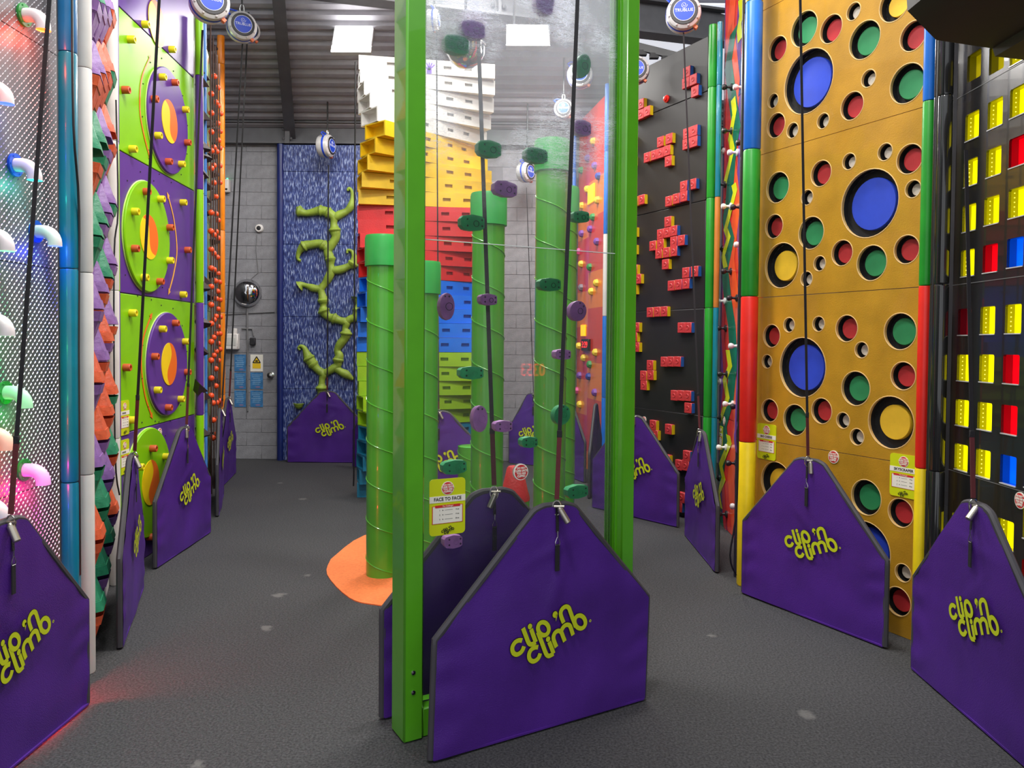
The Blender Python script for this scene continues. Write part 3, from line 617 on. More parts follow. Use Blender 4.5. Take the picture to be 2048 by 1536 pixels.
# ---------------------------------------------------------------- red block wall
tf = Fr((1.13, 8.0), (1.70, 6.92)); tw2 = fthing('climbing_wall', 'black climbing wall with small red block holds', 'climbing wall', tf)
tblk = mat('satin_black_panel', (30, 29, 30), 0.5, var=0.12, vs=1.5)
for k in range(5):
    z1 = min((k+1)*MODL, 4.30); MB().bbox((tf.L/2, .015, (k*MODL+z1)/2), (tf.L, .03, z1-k*MODL-.005), .003).build('panel', tblk, tw2)
c3 = [(518, 432), (512, 497), (557, 477), (567, 547), (243, 623), (280, 667), (243, 685), (208, 698), (560, 785), (518, 800), (560, 850), (515, 864), (360, 850), (412, 832), (400, 903), (360, 918), (322, 930), (280, 944), (407, 967), (553, 1105), (500, 1117), (500, 1178), (455, 1192), (410, 1207), (247, 1198), (206, 1210), (405, 1330), (360, 1405), (400, 1395), (440, 1385), (314, 1475), (360, 1465), (440, 1450), (485, 1442), (350, 1522), (395, 1515), (440, 1507), (190, 850), (190, 970), (198, 1395), (196, 1500)]
c4 = [(390, 50), (203, 82), (226, 138), (198, 203), (513, 100), (565, 93), (425, 178), (468, 172), (513, 166), (298, 338), (340, 335), (382, 333), (485, 430), (525, 430), (215, 428), (203, 487), (215, 547), (382, 635), (422, 634), (462, 634), (298, 655), (258, 718), (300, 715), (260, 776), (443, 837), (483, 838), (523, 840), (526, 912), (315, 1015), (325, 1075), (408, 1040), (517, 1200), (470, 1255), (510, 1258), (395, 1222), (485, 1450), (470, 1505)]
rb = mat('red_block', (190, 52, 56), 0.5, var=0.12, vs=40); sy_ = mat('yellow_side', (222, 190, 20), .45); sb_ = mat('blue_side', (44, 92, 170), .45)
def cell(m2):
    q = MB().bbox((0, -.02, 0), (.098, .04, .095), .004); q.lathe([(.022, 0), (.017, .004), (.012, .001), (.001, .001)], 14, Matrix.Translation((0, -.040, 0)) @ Matrix.Rotation(PI/2, 4, 'X'))
    q.add([(.0496, 0, -.045), (.0496, -.036, -.045), (.0496, -.036, .045), (.0496, 0, .045)], [(0, 1, 2, 3)], 1); return q.mesh('block_hold', [rb, m2])
cy_, cb_ = cell(sy_), cell(sb_)
for px, py in [(1200+x/3, y/3) for x, y in c3]+[(1200+x/3, 512+y/3) for x, y in c4]:
    s, z = tf.hit(px, py, .04); inst('block_hold', cy_ if px < 1345 else cb_, tw2, (s, 0, z))
s, z = tf.hit(1329, 197, .03); q = MB().lathe([(.035, 0), (.035, .012), (.024, .016), (.022, .03), (.001, .036)], 16, Matrix.Translation((s, 0, z)) @ Matrix.Rotation(PI/2, 4, 'X')); q.build('buzzer_button', red, tw2)
# ---------------------------------------------------------------- peg wall (zigzag print)
gf = Fr((1.865, 7.0), (1.815, 5.75)); gw = fthing('climbing_wall', 'neon zigzag climbing wall with black and white knob pegs', 'climbing wall', gf)
for k in range(5): MB().bbox((gf.L/2, .015, (k+.5)*MODL), (gf.L, .03, MODL-.004), .003).build('panel', mat('tomato_gloss_panel', (226, 56, 46), .2, coat=.35), gw)
def stripe(pts, w, m_, y):
    P = [gf.hit(a, b) for a, b in pts]; q = MB(); n = len(P)
    q.add([(min(max(x+sg*w/2, .003), gf.L-.003), y, z) for sg in (-1, 1) for x, z in P], [(i, i+1, n+i+1, n+i) for i in range(n-1)]); q.build('zigzag_stripe', m_, gw)
nc = {k: mat('zig_'+k, c, .2, coat=.35) for k, c in {'yellow': (228, 236, 20), 'green': (16, 112, 84), 'purple': (112, 44, 150), 'orange': (246, 88, 44), 'violet': (52, 30, 120), 'crimson': (206, 36, 54)}.items()}
Y1 = [[(1467, 197), (1470, 224), (1461, 275), (1466, 300), (1450, 370)], [(1468, 368), (1471, 382), (1452, 458), (1458, 475), (1447, 512), (1452, 535)], [(1456, 700), (1461, 732), (1450, 760), (1456, 795), (1438, 845)], [(1457, 870), (1460, 885), (1442, 930), (1448, 957), (1437, 985), (1442, 1015)], [(1482, -5), (1484, 25), (1479, 55), (1481, 80)]]
stripe([(1436, -60), (1442, 120), (1434, 230), (1440, 330), (1437, 420), (1445, 520), (1436, 640), (1441, 760), (1434, 900), (1446, 1060)], .34, nc['purple'], -.0015)
stripe([(1486, -60), (1476, 110), (1484, 260), (1478, 420), (1485, 560), (1476, 690), (1486, 820), (1477, 960), (1485, 1100)], .2, nc['purple'], -.0015)
stripe([(1470, -60), (1462, 60), (1474, 180), (1462, 300), (1474, 410), (1462, 520), (1474, 620), (1464, 740), (1476, 850), (1462, 960), (1472, 1080)], .24, nc['orange'], -.002)
stripe([(1452, 150), (1447, 250), (1453, 330), (1443, 440), (1450, 560), (1446, 660), (1451, 760), (1440, 880), (1447, 980), (1452, 1090)], .12, nc['crimson'], -.0025)
stripe([(1468, 60), (1457, 130), (1470, 230), (1474, 260), (1466, 300), (1459, 395), (1452, 440), (1462, 480), (1450, 540), (1456, 600), (1464, 650), (1468, 720), (1460, 800), (1447, 850), (1450, 880), (1440, 950), (1434, 990), (1443, 1060)], .26, nc['green'], -.003)
stripe([(1440, 130), (1445, 160), (1440, 200)], .2, nc['violet'], -.0035); stripe([(1480, 120), (1484, 150), (1480, 190)], .1, nc['violet'], -.0035)
for p in Y1: stripe(p, .15, nc['yellow'], -.004)
def knob(m_): return MB().lathe([(.03, 0), (.03, .012), (.012, .02), (.010, .042), (.02, .052), (.025, .068), (.02, .084), (.002, .09)], 14, Matrix.Rotation(PI/2, 4, 'X')).mesh('knob_peg', m_)
kb, kw = knob(mat('black_knob', (36, 34, 38), .35)), knob(mat('white_knob', (222, 220, 220), .35))
kn = [('b', 745, 523), ('w', 812, 523), ('b', 745, 785), ('b', 830, 857), ('w', 690, 915), ('w', 778, 915), ('b', 707, 1107), ('w', 740, 1238), ('b', 797, 1243), ('w', 818, 1468), ('b', 690, 1492)]
kn2 = [('b', 740, 92), ('w', 705, 270), ('b', 775, 252), ('b', 710, 433), ('w', 785, 540), ('b', 717, 708), ('w', 660, 750), ('w', 750, 888), ('b', 797, 903), ('b', 680, 970), ('w', 712, 1148), ('b', 770, 1243), ('b', 670, 1330), ('w', 795, 1502)]
for c, px, py in [(c, 1200+x/3, y/3) for c, x, y in kn]+[(c, 1200+x/3, 512+y/3) for c, x, y in kn2]+[('b', 1438, 1028), ('w', 1434, 1067), ('b', 1453, 1096)]:
    s, z = gf.hit(px, py, .068); s = min(max(s, .04), gf.L-.03); inst('knob_peg', kb if c == 'b' else kw, gw, (s, 0, z))
# ---------------------------------------------------------------- red and orange wall far right
rf = Fr((0.86, 10.35), (1.09, 9.12)); rw = fthing('climbing_wall', 'red and orange climbing wall with small coloured holds and timer', 'climbing wall', rf)
ra = mat('tomato_panel', (214, 46, 34), .3, coat=.4, var=.04); rb2 = mat('amber_panel', (240, 122, 26), .3, coat=.4, var=.04)
nz = 20
for i in range(nz):
    z0, z1 = i*4.5/nz, (i+1)*4.5/nz
    for j in range(2):
        x0, x1 = (0, rf.L*.4) if j == 0 else (rf.L*.4, rf.L)
        MB().box(((x0+x1)/2, .015, (z0+z1)/2), (x1-x0, .03, z1-z0)).build('panel', rb2 if ((i*7+j*3) % 5 in (1, 3) and not (i > 15)) else ra, rw)
hl = 'y1182,282 p1171,316 p1185,331 g1158,340 b1192,352 y1170,378 y1190,400 y1159,411 g1181,434 p1176,458 p1159,467 p1189,483 k1152,503 y1158,528 g1175,534 y1188,566 s1158,575 y1178,583 y1153,692 y1186,705 y1163,716 g1175,729 p1155,751 b1173,753 k1149,781 p1185,785 y1155,809 y1186,868'
hcol = {'y': mat('h_yellow', (236, 206, 60), .5), 'p': mat('h_purple', (120, 70, 160), .5), 'g': mat('h_green', (50, 140, 70), .5), 'b': mat('h_blue', (40, 60, 150), .5), 'k': mat('h_pink', (220, 80, 150), .5), 's': mat('h_grey', (120, 110, 120), .5)}
for t in hl.split():
    px, py = map(float, t[1:].split(',')); s, z = rf.hit(px, py, .04)
    MB().lathe([(.05, 0), (.042, .035), (.02, .05), (.001, .052)], 7, Matrix.Translation((s, 0, z)) @ Matrix.Rotation(PI/2, 4, 'X'), smooth=False).build('hold', hcol[t[0]], rw)
for (x0, y0, x1, y1) in ((1176, 374, 1188, 402), (1162, 650, 1170, 672)):
    a = rf.hit(x0, y0, .01); b = rf.hit(x1, y1, .01)
    MB().box(((a[0]+b[0])/2, -.008, (a[1]+b[1])/2), (abs(b[0]-a[0]), .015, abs(a[1]-b[1]))).build('lit_block', mat('lit_amber', (255, 190, 20), .4, emit=(255, 180, 10), es=.9), rw)
a = rf.hit(1164, 678, .02); b = rf.hit(1178, 702, .02); w_ = b[0]-a[0]; h_ = a[1]-b[1]
tmr = thing('timer_display', 'small black timer with red digits on the red and orange wall', 'timer', rf.w((a[0]+b[0])/2, (a[1]+b[1])/2, .001), rf.ang)
MB().bbox((0, -.015, 0), (w_, .03, h_), .004).build('case', black, tmr); text('3:29', h_*.75, mat('red_digits', (255, 40, 40), .4, emit=(255, 40, 40), es=2), tmr, (0, -.032, 0), sx=.62*w_/h_)
# ---------------------------------------------------------------- crate tower
TC = Vector((-0.905, 8.15, 0)); tt = thing('crate_tower', 'tall twisted tower of stacked coloured climbing crates', 'climbing tower', TC)
HT = 0.1487
def crate_mesh(m_, mi_):
    Lc, Wc, th = 1.38, 0.30, HT-.004; q = MB(); xs = [-.55, -.34, -.02, .24, .47]; sl = [(x-.04, x+.04) for x in (-.37, -.12, .2, .41)]
    holes = [[(a, -.014), (b, -.014), (b, .02), (a, .02)] for a, b in sl]
    fr_ = [(-Lc/2, -th/2), (Lc/2, -th/2), (Lc/2, th/2), (-Lc/2, th/2)]
    q.prism(fr_, -Wc/2, -Wc/2+.018, holes=holes); q.prism(fr_, Wc/2-.018, Wc/2, holes=holes)
    q.box((0, 0, th/2-.006), (Lc, Wc-.036, .012)); q.box((0, 0, -th/2+.006), (Lc, Wc-.036, .012))
    q.box((Lc/2-.09, 0, 0), (.012, Wc-.036, th-.024)); q.box((-Lc/2+.09, 0, 0), (.012, Wc-.036, th-.024)); q.box((0, -.11, 0), (Lc-.2, .01, th-.024))
    return q.mesh('crate', m_)
cm = [crate_mesh(mat('crate_'+n_, c_, .45, var=.07, vs=6, bump=.15, bs=80), 0) for n_, c_ in (('teal', (24, 118, 150)), ('lime', (142, 186, 22)), ('blue', (10, 108, 220)), ('red', (206, 38, 40)), ('yellow', (232, 190, 16)), ('white', (224, 220, 214)))]
angs_top = [10, 15, 24, 33, 42,  50, 40, 30, 20, 10,  4, 9, 16, 26, 36,  38, 28, 18, 10, 5,  4, 8, 14, 24, 34,  36, 30, 24, 16, 8]
for i in range(30):
    k = 29-i; col_ = 5-i//5; o = inst('crate', cm[col_], tt, (0, 0, (k+.5)*HT), (0, 0, math.radians(angs_top[i])))
# purple hand print
hs_ = MB(); hp_ = at(862, 142, 7.94)
for an in (-50, -20, 0, 22, 45): hs_.strip((0, 0, 0), (.045*math.sin(math.radians(an))*1.7, 0, .075*math.cos(math.radians(an))), .014, .003, (1, 0, 0))
hs_.box((0, 0, -.015), (.05, .003, .05)); ho = hs_.build('hand_sticker', mat('violet_print', (120, 70, 200), .5)); ho.location = at(858, 148, 7.86); tag(ho, 'small purple hand shape on the topmost white crate', 'sticker')
# ---------------------------------------------------------------- green pipes
pg = mat('pipe_green', (78, 166, 44), 0.3, var=.07, vs=3, coat=.4); pc = mat('cap_green', (54, 168, 76), 0.35, var=.06)
def pipe(xl, xr, Y, ytop, label, cap=True, ycapb=None):
    c = at((xl+xr)/2, 684, Y); r = (xr-xl)/2/F*Y; zt = at((xl+xr)/2, ytop, Y).z
    t = thing('pipe_column', label, 'climbing pipe', (c.x, c.y, 0), 0, 'green climbing pipes'); ch = .21 if cap else .0
    MB().lathe([(r, 0.0), (r, zt-ch*.9)], 32).build('pipe', pg, t)
    if cap: MB().lathe([(r*1.02, zt-ch), (r*1.13, zt-ch+.004), (r*1.13, zt-.02), (r*1.08, zt), (.001, zt+.004)], 32).build('cap', pc, t)
    else: MB().lathe([(r, zt-.01), (r*.85, zt), (.001, zt)], 32).build('cap', pg, t)
    q = MB(); P = []; turns = (zt-ch)/.27
    n = int(turns*20)
    for i in range(n):
        a = -2*PI*i/20; P.append((r*math.cos(a), r*math.sin(a), i/20*.27))
    if len(P) > 3: q.tube(P, .005, 6); q.build('spiral_rib', pg, t)
    return t, r, zt, c
pipe(734, 801, 5.3, 472, 'capped green pipe left of the clear panel frame'); pipe(812, 877, 5.05, 524, 'shortest capped green pipe just behind the left green post'); pipe(943, 1008, 5.1, 388, 'capped green pipe in the middle behind the clear panel')
pipe(1069, 1133, 5.2, 282, 'tallest capped green pipe behind the clear panel'); pipe(1090, 1152, 6.2, 376, 'capped green pipe behind the tallest green pipe')
t, r, zt, c = pipe(1002, 1062, 6.0, 1000, 'short green pipe stub under the red cone', cap=False); pipe(917, 975, 6.6, 892, 'low green pipe stub left of the red cone', cap=False)
mb = MB().lathe([(.115, 0), (.118, .02), (.10, .08), (.062, .25), (.05, .262), (.001, .262)], 24, Matrix.Translation((c.x, c.y, zt))); o = mb.build('padded_cone', mat('red_vinyl', (192, 44, 46), .5, bump=.4, bs=60)); tag(o, 'red padded cone on a short green pipe behind the clear panel', 'cone')
# ---------------------------------------------------------------- face to face frame
dv = Vector((.875, .485, 0)).normalized(); P0 = flo(807, 1489); af = Fr(P0, P0+dv*1.2)
fm = mat('frame_green', (84, 164, 30), 0.25, var=.03, coat=.5); fw = fthing('climbing_frame', 'bright green steel frame holding a clear climbing panel', 'climbing frame', af)
TR = 1.062; PD = 0.14
q = MB().bbox((.0425, PD/2, 1.9), (.085, PD, 3.8), .008).build('post', fm, fw)
q = MB(); q.bbox((TR+.036, PD/2, 1.9), (.072, PD, 3.8), .006); q.build('post', fm, fw)
q = MB()
for yy_ in (.045, .06, .085, .1, .125): q.box((TR-.003, yy_, 1.9), (.006, .006, 3.8))
q.box((TR-.008, .07, 1.9), (.016, .008, 3.8)); q.build('channel', fm, fw)
MB().bbox((.085/2+TR/2, PD/2, .06), (TR-.085, PD*.8, .12), .006).build('bottom_rail', fm, fw); MB().bbox((TR/2+.03, PD/2, 3.76), (TR-.08, PD, .1), .006).build('top_rail', fm, fw)
for z_ in (.2, .28): MB().lathe([(.009, 0), (.009, .003), (.001, .005)], 10, Matrix.Translation((.04, 0, z_)) @ Matrix.Rotation(PI/2, 4, 'X')).build('bolt', steel, fw)
def acrylic():
    M_ = bpy.data.materials.new('scratched_clear_acrylic'); M_.use_nodes = True; nt = M_.node_tree; L = nt.links.new
    for n_ in list(nt.nodes): nt.nodes.remove(n_)
    out = nt.nodes.new('ShaderNodeOutputMaterial'); tr = nt.nodes.new('ShaderNodeBsdfTransparent'); tr.inputs[0].default_value = (.97, .98, .975, 1)
    gl = nt.nodes.new('ShaderNodeBsdfGlossy'); gl.inputs['Roughness'].default_value = 0.02
    fr = nt.nodes.new('ShaderNodeFresnel'); fr.inputs[0].default_value = 1.4
    m1 = nt.nodes.new('ShaderNodeMixShader'); L(fr.outputs[0], m1.inputs[0]); L(tr.outputs[0], m1.inputs[1]); L(gl.outputs[0], m1.inputs[2])
    df_ = nt.nodes.new('ShaderNodeBsdfTranslucent'); df_.inputs[0].default_value = (.85, .9, 1, 1); d2 = nt.nodes.new('ShaderNodeBsdfDiffuse'); d2.inputs[0].default_value = (.8, .87, 1, 1)
    ds = nt.nodes.new('ShaderNodeMixShader'); ds.inputs[0].default_value = .12; L(df_.outputs[0], ds.inputs[1]); L(d2.outputs[0], ds.inputs[2])
    tc = nt.nodes.new('ShaderNodeTexCoord'); tot = None
    def M2(op, a, b2):
        x = nt.nodes.new('ShaderNodeMath'); x.operation = op
        for i, v in enumerate((a, b2)):
            if isinstance(v, (int, float)): x.inputs[i].default_value = v
            else: L(v, x.inputs[i])
        return x.outputs[0]
    for sc_, st_, rt in ((9, (1, 1, 9), .5), (9, (1, 1, 10), -.6), (14, (1, 1, 7), 1.2), (20, (1, 1, 6), .1)):
        mp = nt.nodes.new('ShaderNodeMapping'); mp.inputs['Rotation'].default_value = (0, rt, 0); mp.inputs['Scale'].default_value = st_
        n_ = nt.nodes.new('ShaderNodeTexNoise'); n_.inputs['Scale'].default_value = sc_; n_.inputs['Detail'].default_value = 3; n_.inputs['Distortion'].default_value = .6
        L(tc.outputs['Object'], mp.inputs[0]); L(mp.outputs[0], n_.inputs['Vector'])
        a = M2('ABSOLUTE', M2('SUBTRACT', n_.outputs[0], .5), 0); mr = nt.nodes.new('ShaderNodeMapRange'); mr.inputs[1].default_value = 0; mr.inputs[2].default_value = .016; mr.inputs[3].default_value = 1; mr.inputs[4].default_value = 0
        L(a, mr.inputs[0]); tot = mr.outputs[0] if tot is None else M2('MAXIMUM', tot, mr.outputs[0])
    sx = nt.nodes.new('ShaderNodeSeparateXYZ'); L(tc.outputs['Object'], sx.inputs[0])
    hm = nt.nodes.new('ShaderNodeMapRange'); hm.inputs[1].default_value = 2.1; hm.inputs[2].default_value = 3.0; hm.inputs[3].default_value = 0.0; hm.inputs[4].default_value = 1.0; L(sx.outputs[2], hm.inputs[0])
    big = nt.nodes.new('ShaderNodeTexNoise'); big.inputs['Scale'].default_value = 3.5; big.inputs['Detail'].default_value = 4; L(tc.outputs['Object'], big.inputs['Vector'])
    bm_ = nt.nodes.new('ShaderNodeMapRange'); bm_.inputs[1].default_value = .46; bm_.inputs[2].default_value = .62; L(big.outputs[0], bm_.inputs[0])
    wear_glare = M2('MULTIPLY', M2('MULTIPLY', tot, M2('ADD', M2('MULTIPLY', hm.outputs[0], 1.0), .05)), bm_.outputs[0])  # real scratches, brightened toward the top as if catching the lamps
    glare_haze = M2('ADD', M2('MULTIPLY', hm.outputs[0], .22), .02)  # pale veil toward the top: scattered lamp light painted into the pane
    m2_ = nt.nodes.new('ShaderNodeMixShader'); L(M2('ADD', wear_glare, glare_haze), m2_.inputs[0]); L(m1.outputs[0], m2_.inputs[1]); L(ds.outputs[0], m2_.inputs[2]); L(m2_.outputs[0], out.inputs[0])
    return M_
am = acrylic(); YP = 0.07
zs = af.hit(1000, 490, -YP)[1]
MB().box((TR/2+.042, YP, (.12+zs)/2), (TR-.10, .010, zs-.12-.003)).build('clear_pane', am, fw); MB().box((TR/2+.042, YP, (3.72+zs)/2), (TR-.10, .010, 3.72-zs-.003)).build('clear_pane', am, fw)
MB().box((TR/2+.042, YP, zs), (TR-.10, .012, .003)).build('pane_joint', mat('frosted_edge', (230, 235, 235), .4), fw)
# holds behind the pane
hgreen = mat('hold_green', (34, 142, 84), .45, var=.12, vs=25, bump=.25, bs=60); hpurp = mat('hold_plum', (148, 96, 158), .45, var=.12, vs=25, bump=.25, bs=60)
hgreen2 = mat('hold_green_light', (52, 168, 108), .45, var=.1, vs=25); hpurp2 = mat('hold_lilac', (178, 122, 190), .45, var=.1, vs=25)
hlist = [('g', 914, 88, 52, 38, 0), ('p', 947, 58, 51, 37, 3), ('p', 1090, 4, 38, 48, -10), ('G', 1167, 131, 38, 50, -20), ('g', 980, 297, 50, 35, 0), ('g', 1074, 310, 47, 32, 0), ('p', 1166, 255, 36, 32, 0), ('p', 1012, 377, 49, 32, -4), ('g', 946, 445, 51, 33, 2), ('g', 1163, 433, 35, 24, 3),
         ('g', 1101, 569, 46, 27, 2), ('p', 978, 599, 36, 24, 0), ('R', 895, 613, 40, 55, 0), ('R', 1157, 622, 44, 42, -35), ('p', 1127, 709, 33, 22, 0), ('g', 944, 746, 51, 27, 0), ('R', 961, 838, 40, 54, 0), ('p', 1008, 853, 37, 24, 0), ('g', 1060, 885, 34, 23, 0), ('g', 910, 935, 51, 30, 3), ('g', 1156, 984, 44, 28, 3), ('p', 907, 1084, 39, 28, 0), ('G', 1125, 830, 43, 42, -30)]
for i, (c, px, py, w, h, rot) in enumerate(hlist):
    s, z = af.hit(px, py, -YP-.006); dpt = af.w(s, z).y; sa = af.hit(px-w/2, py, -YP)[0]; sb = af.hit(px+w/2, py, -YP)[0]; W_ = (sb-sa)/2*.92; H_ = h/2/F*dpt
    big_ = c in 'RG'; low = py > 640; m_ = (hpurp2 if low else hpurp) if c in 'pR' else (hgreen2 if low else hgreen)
    a = math.radians(rot)
    if big_: prof = [(W_*.8*math.cos(t), H_*math.sin(t)) for t in [2*PI*k/20 for k in range(20)]]
    else: prof = [(-W_, -.35*H_), (-W_*.75, -.8*H_), (0, -H_), (W_*.75, -.85*H_), (W_, -.6*H_), (W_, .55*H_), (W_*.8, .8*H_), (0, H_), (-W_*.8, .8*H_), (-W_, .45*H_)]
    prof = [(x*math.cos(a)-y_*math.sin(a), x*math.sin(a)+y_*math.cos(a)) for x, y_ in prof]
    n = len(prof); y0 = YP+.007; q = MB(); D = .05 if not big_ else .045
    rings = [(1.0, y0), (1.02, y0+D*.35), (.95, y0+D*.8), (.72, y0+D)]
    vs = [(s+x*k, yy_, z+zz_*k) for k, yy_ in rings for x, zz_ in prof]; fs = [tuple(range(n)), tuple(range(3*n, 4*n))]
    for r_ in range(3): fs += [(r_*n+j, r_*n+(j+1) % n, (r_+1)*n+(j+1) % n, (r_+1)*n+j) for j in range(n)]
    q.add(vs, fs); ho = q.build('hold', m_, fw)
    cr = H_*.36 if not big_ else H_*.28; cxo = s+(W_*.3 if not big_ else W_*.2)
    MB().tube([(cxo+cr*math.cos(t), y0-.0005, z-(H_*.1 if not big_ else 0)+cr*math.sin(t)) for t in [2*PI*k/20 for k in range(20)]], .0012, 5, closed=True).build('bolt_ring', dark if not low else m_, ho)
    for dx, dz in ((-.45, .4), (-.45, -.4), (.8, .35), (.8, -.4)) if not big_ else ((-.25, .75), (.2, .75)):
        x_, z__ = dx*W_, dz*H_; q = MB().lathe([(.0042, 0), (.001, .0006)], 8, Matrix.Translation((s+x_*math.cos(a)-z__*math.sin(a), y0-.0003, z+x_*math.sin(a)+z__*math.cos(a))) @ Matrix.Rotation(PI/2, 4, 'X')); q.build('screw_hole', inkblack, ho)
# timer behind the photographer, mirrored in the pane
nv = af.out; pp0 = af.w(0, 0, -YP)
def refl(p): return p-2*(p-pp0).dot(nv)*nv
tp = [refl(at(1035+60*k, 741, 6.4)) for k in (0, 1)]
ex = (tp[1]-tp[0]); wv = ex.length; rz = math.atan2(-ex.y, -ex.x); ctr = (tp[0]+tp[1])/2
tm2 = thing('timer_display', 'large red digit timer facing the clear climbing panel', 'timer', ctr, rz)
MB().bbox((0, .03, 0), (wv*1.3, .05, .2), .006).build('case', black, tm2); text('0353', .15, mat('timer_red', (255, 50, 30), .4, emit=(255, 50, 30), es=9, var=0), tm2, (0, -.002, 0), sx=wv/.36)
MB().tube([(0, .03, -.1), (0, .03, -ctr.z)], .02, 8).build('pole', black, tm2)
# ---------------------------------------------------------------- logo strokes traced on the front mat
def Z(x, y): return (1000+x/9.6, 1180+y/9.6)
mI = Fr(flo(862, 1524), flo(1285, 1400))
LS = [[(400, 955), (340, 950), (270, 985), (220, 1060), (212, 1130), (235, 1195), (290, 1222), (350, 1200), (400, 1150), (435, 1065)],
      [(415, 715), (470, 860), (518, 985), (555, 1025), (600, 1020), (662, 985)], [(662, 985), (615, 860), (570, 735)],
      [(700, 790), (780, 1000), (855, 1200), (900, 1248), (940, 1240), (1002, 1205)], [(1002, 1205), (960, 1090), (915, 978)],
      [(705, 1082), (650, 1084), (585, 1118), (542, 1180), (530, 1260), (555, 1325), (610, 1352), (670, 1330), (715, 1280), (745, 1200)],
      [(1057, 1080), (1010, 960), (1000, 880), (1030, 805), (1090, 768), (1145, 790), (1180, 870), (1218, 970)], [(1150, 770), (1185, 700), (1240, 655), (1300, 660), (1330, 710), (1375, 850)],
      [(1195, 615), (1150, 500), (1137, 420), (1170, 345), (1235, 303), (1290, 325), (1320, 395), (1360, 510), (1405, 630), (1425, 690)]]
LE = [((805, 727), 103, 126, .25), ((1508, 598), 102, 126, .25)]
def L2(p): s, z = mI.hit(*Z(*p), .02); return Vector((s, z, 0))
_c = L2((930, 830)); logo = []   # list of (polyline, closed)
for st_ in LS: logo.append(([p-_c for p in smooth_path([L2(q_) for q_ in st_], 4)], False))
for (cx, cy), rx_, ry_, rt in LE:
    logo.append(([L2((cx+rx_*math.cos(t)*math.cos(rt)-ry_*math.sin(t)*math.sin(-rt), cy+ry_*math.sin(t)*math.cos(rt)-rx_*math.cos(t)*math.sin(rt)))-_c for t in [2*PI*k/24 for k in range(24)]], True))
dots = [(L2((548, 683))-_c, .0105), (L2((895, 927))-_c, .0105), (L2((1030, 455))-_c, .0125)]; lr = L2((1703, 575))-_c
def logo_mesh(scale, m_, name='logo', lw=0.0185, outline=None):
    q = MB(); sets = [(lw*scale, 0.0, 0)]
    if outline: sets = [(lw*scale*1.22, 0.0, 1), (lw*scale, -.0008, 0)]
    for w, y, mi in sets:
        for li, (pl, cl_) in enumerate(logo):
            y = (0 if mi else (-.0012 if outline else 0))-li*.00008
            P = [p*scale for p in pl]; n = len(P); lf, rt = [], []
            for i in range(n):
                t = (P[(i+1) % n]-P[i-1]) if cl_ else (P[min(i+1, n-1)]-P[max(i-1, 0)]); t.normalize(); nn = Vector((-t.y, t.x, 0))*w/2
                lf.append((P[i].x+nn.x, y, P[i].y+nn.y)); rt.append((P[i].x-nn.x, y, P[i].y-nn.y))
            q.add(lf+rt, [(i, (i+1) % n, n+(i+1) % n, n+i) for i in range(n if cl_ else n-1)], mi)
        for p, r in dots:
            r = r*scale+(w-lw*scale)/2; q.add([(p.x*scale+r*math.cos(t), y, p.y*scale+r*math.sin(t)*1.1) for t in [2*PI*k/14 for k in range(14)]], [tuple(range(14))], mi)
        p = dots[2][0]*scale; q.add([(p.x+.003*scale, y, p.y), (p.x+.013*scale, y, p.y), (p.x+.004*scale, y, p.y-.03*scale)], [(0, 1, 2)], mi)
        r0 = .004*scale; q.add([(lr.x*scale+r*math.cos(t), y, lr.y*scale+r*math.sin(t)) for r in (r0*1.5, r0*.7) for t in [2*PI*k/12 for k in range(12)]], [(i, (i+1) % 12, 12+(i+1) % 12, 12+i) for i in range(12)], mi)
    return q.mesh(name, [m_, inkblack])
LOGO = logo_mesh(1.0, lime, outline=True)
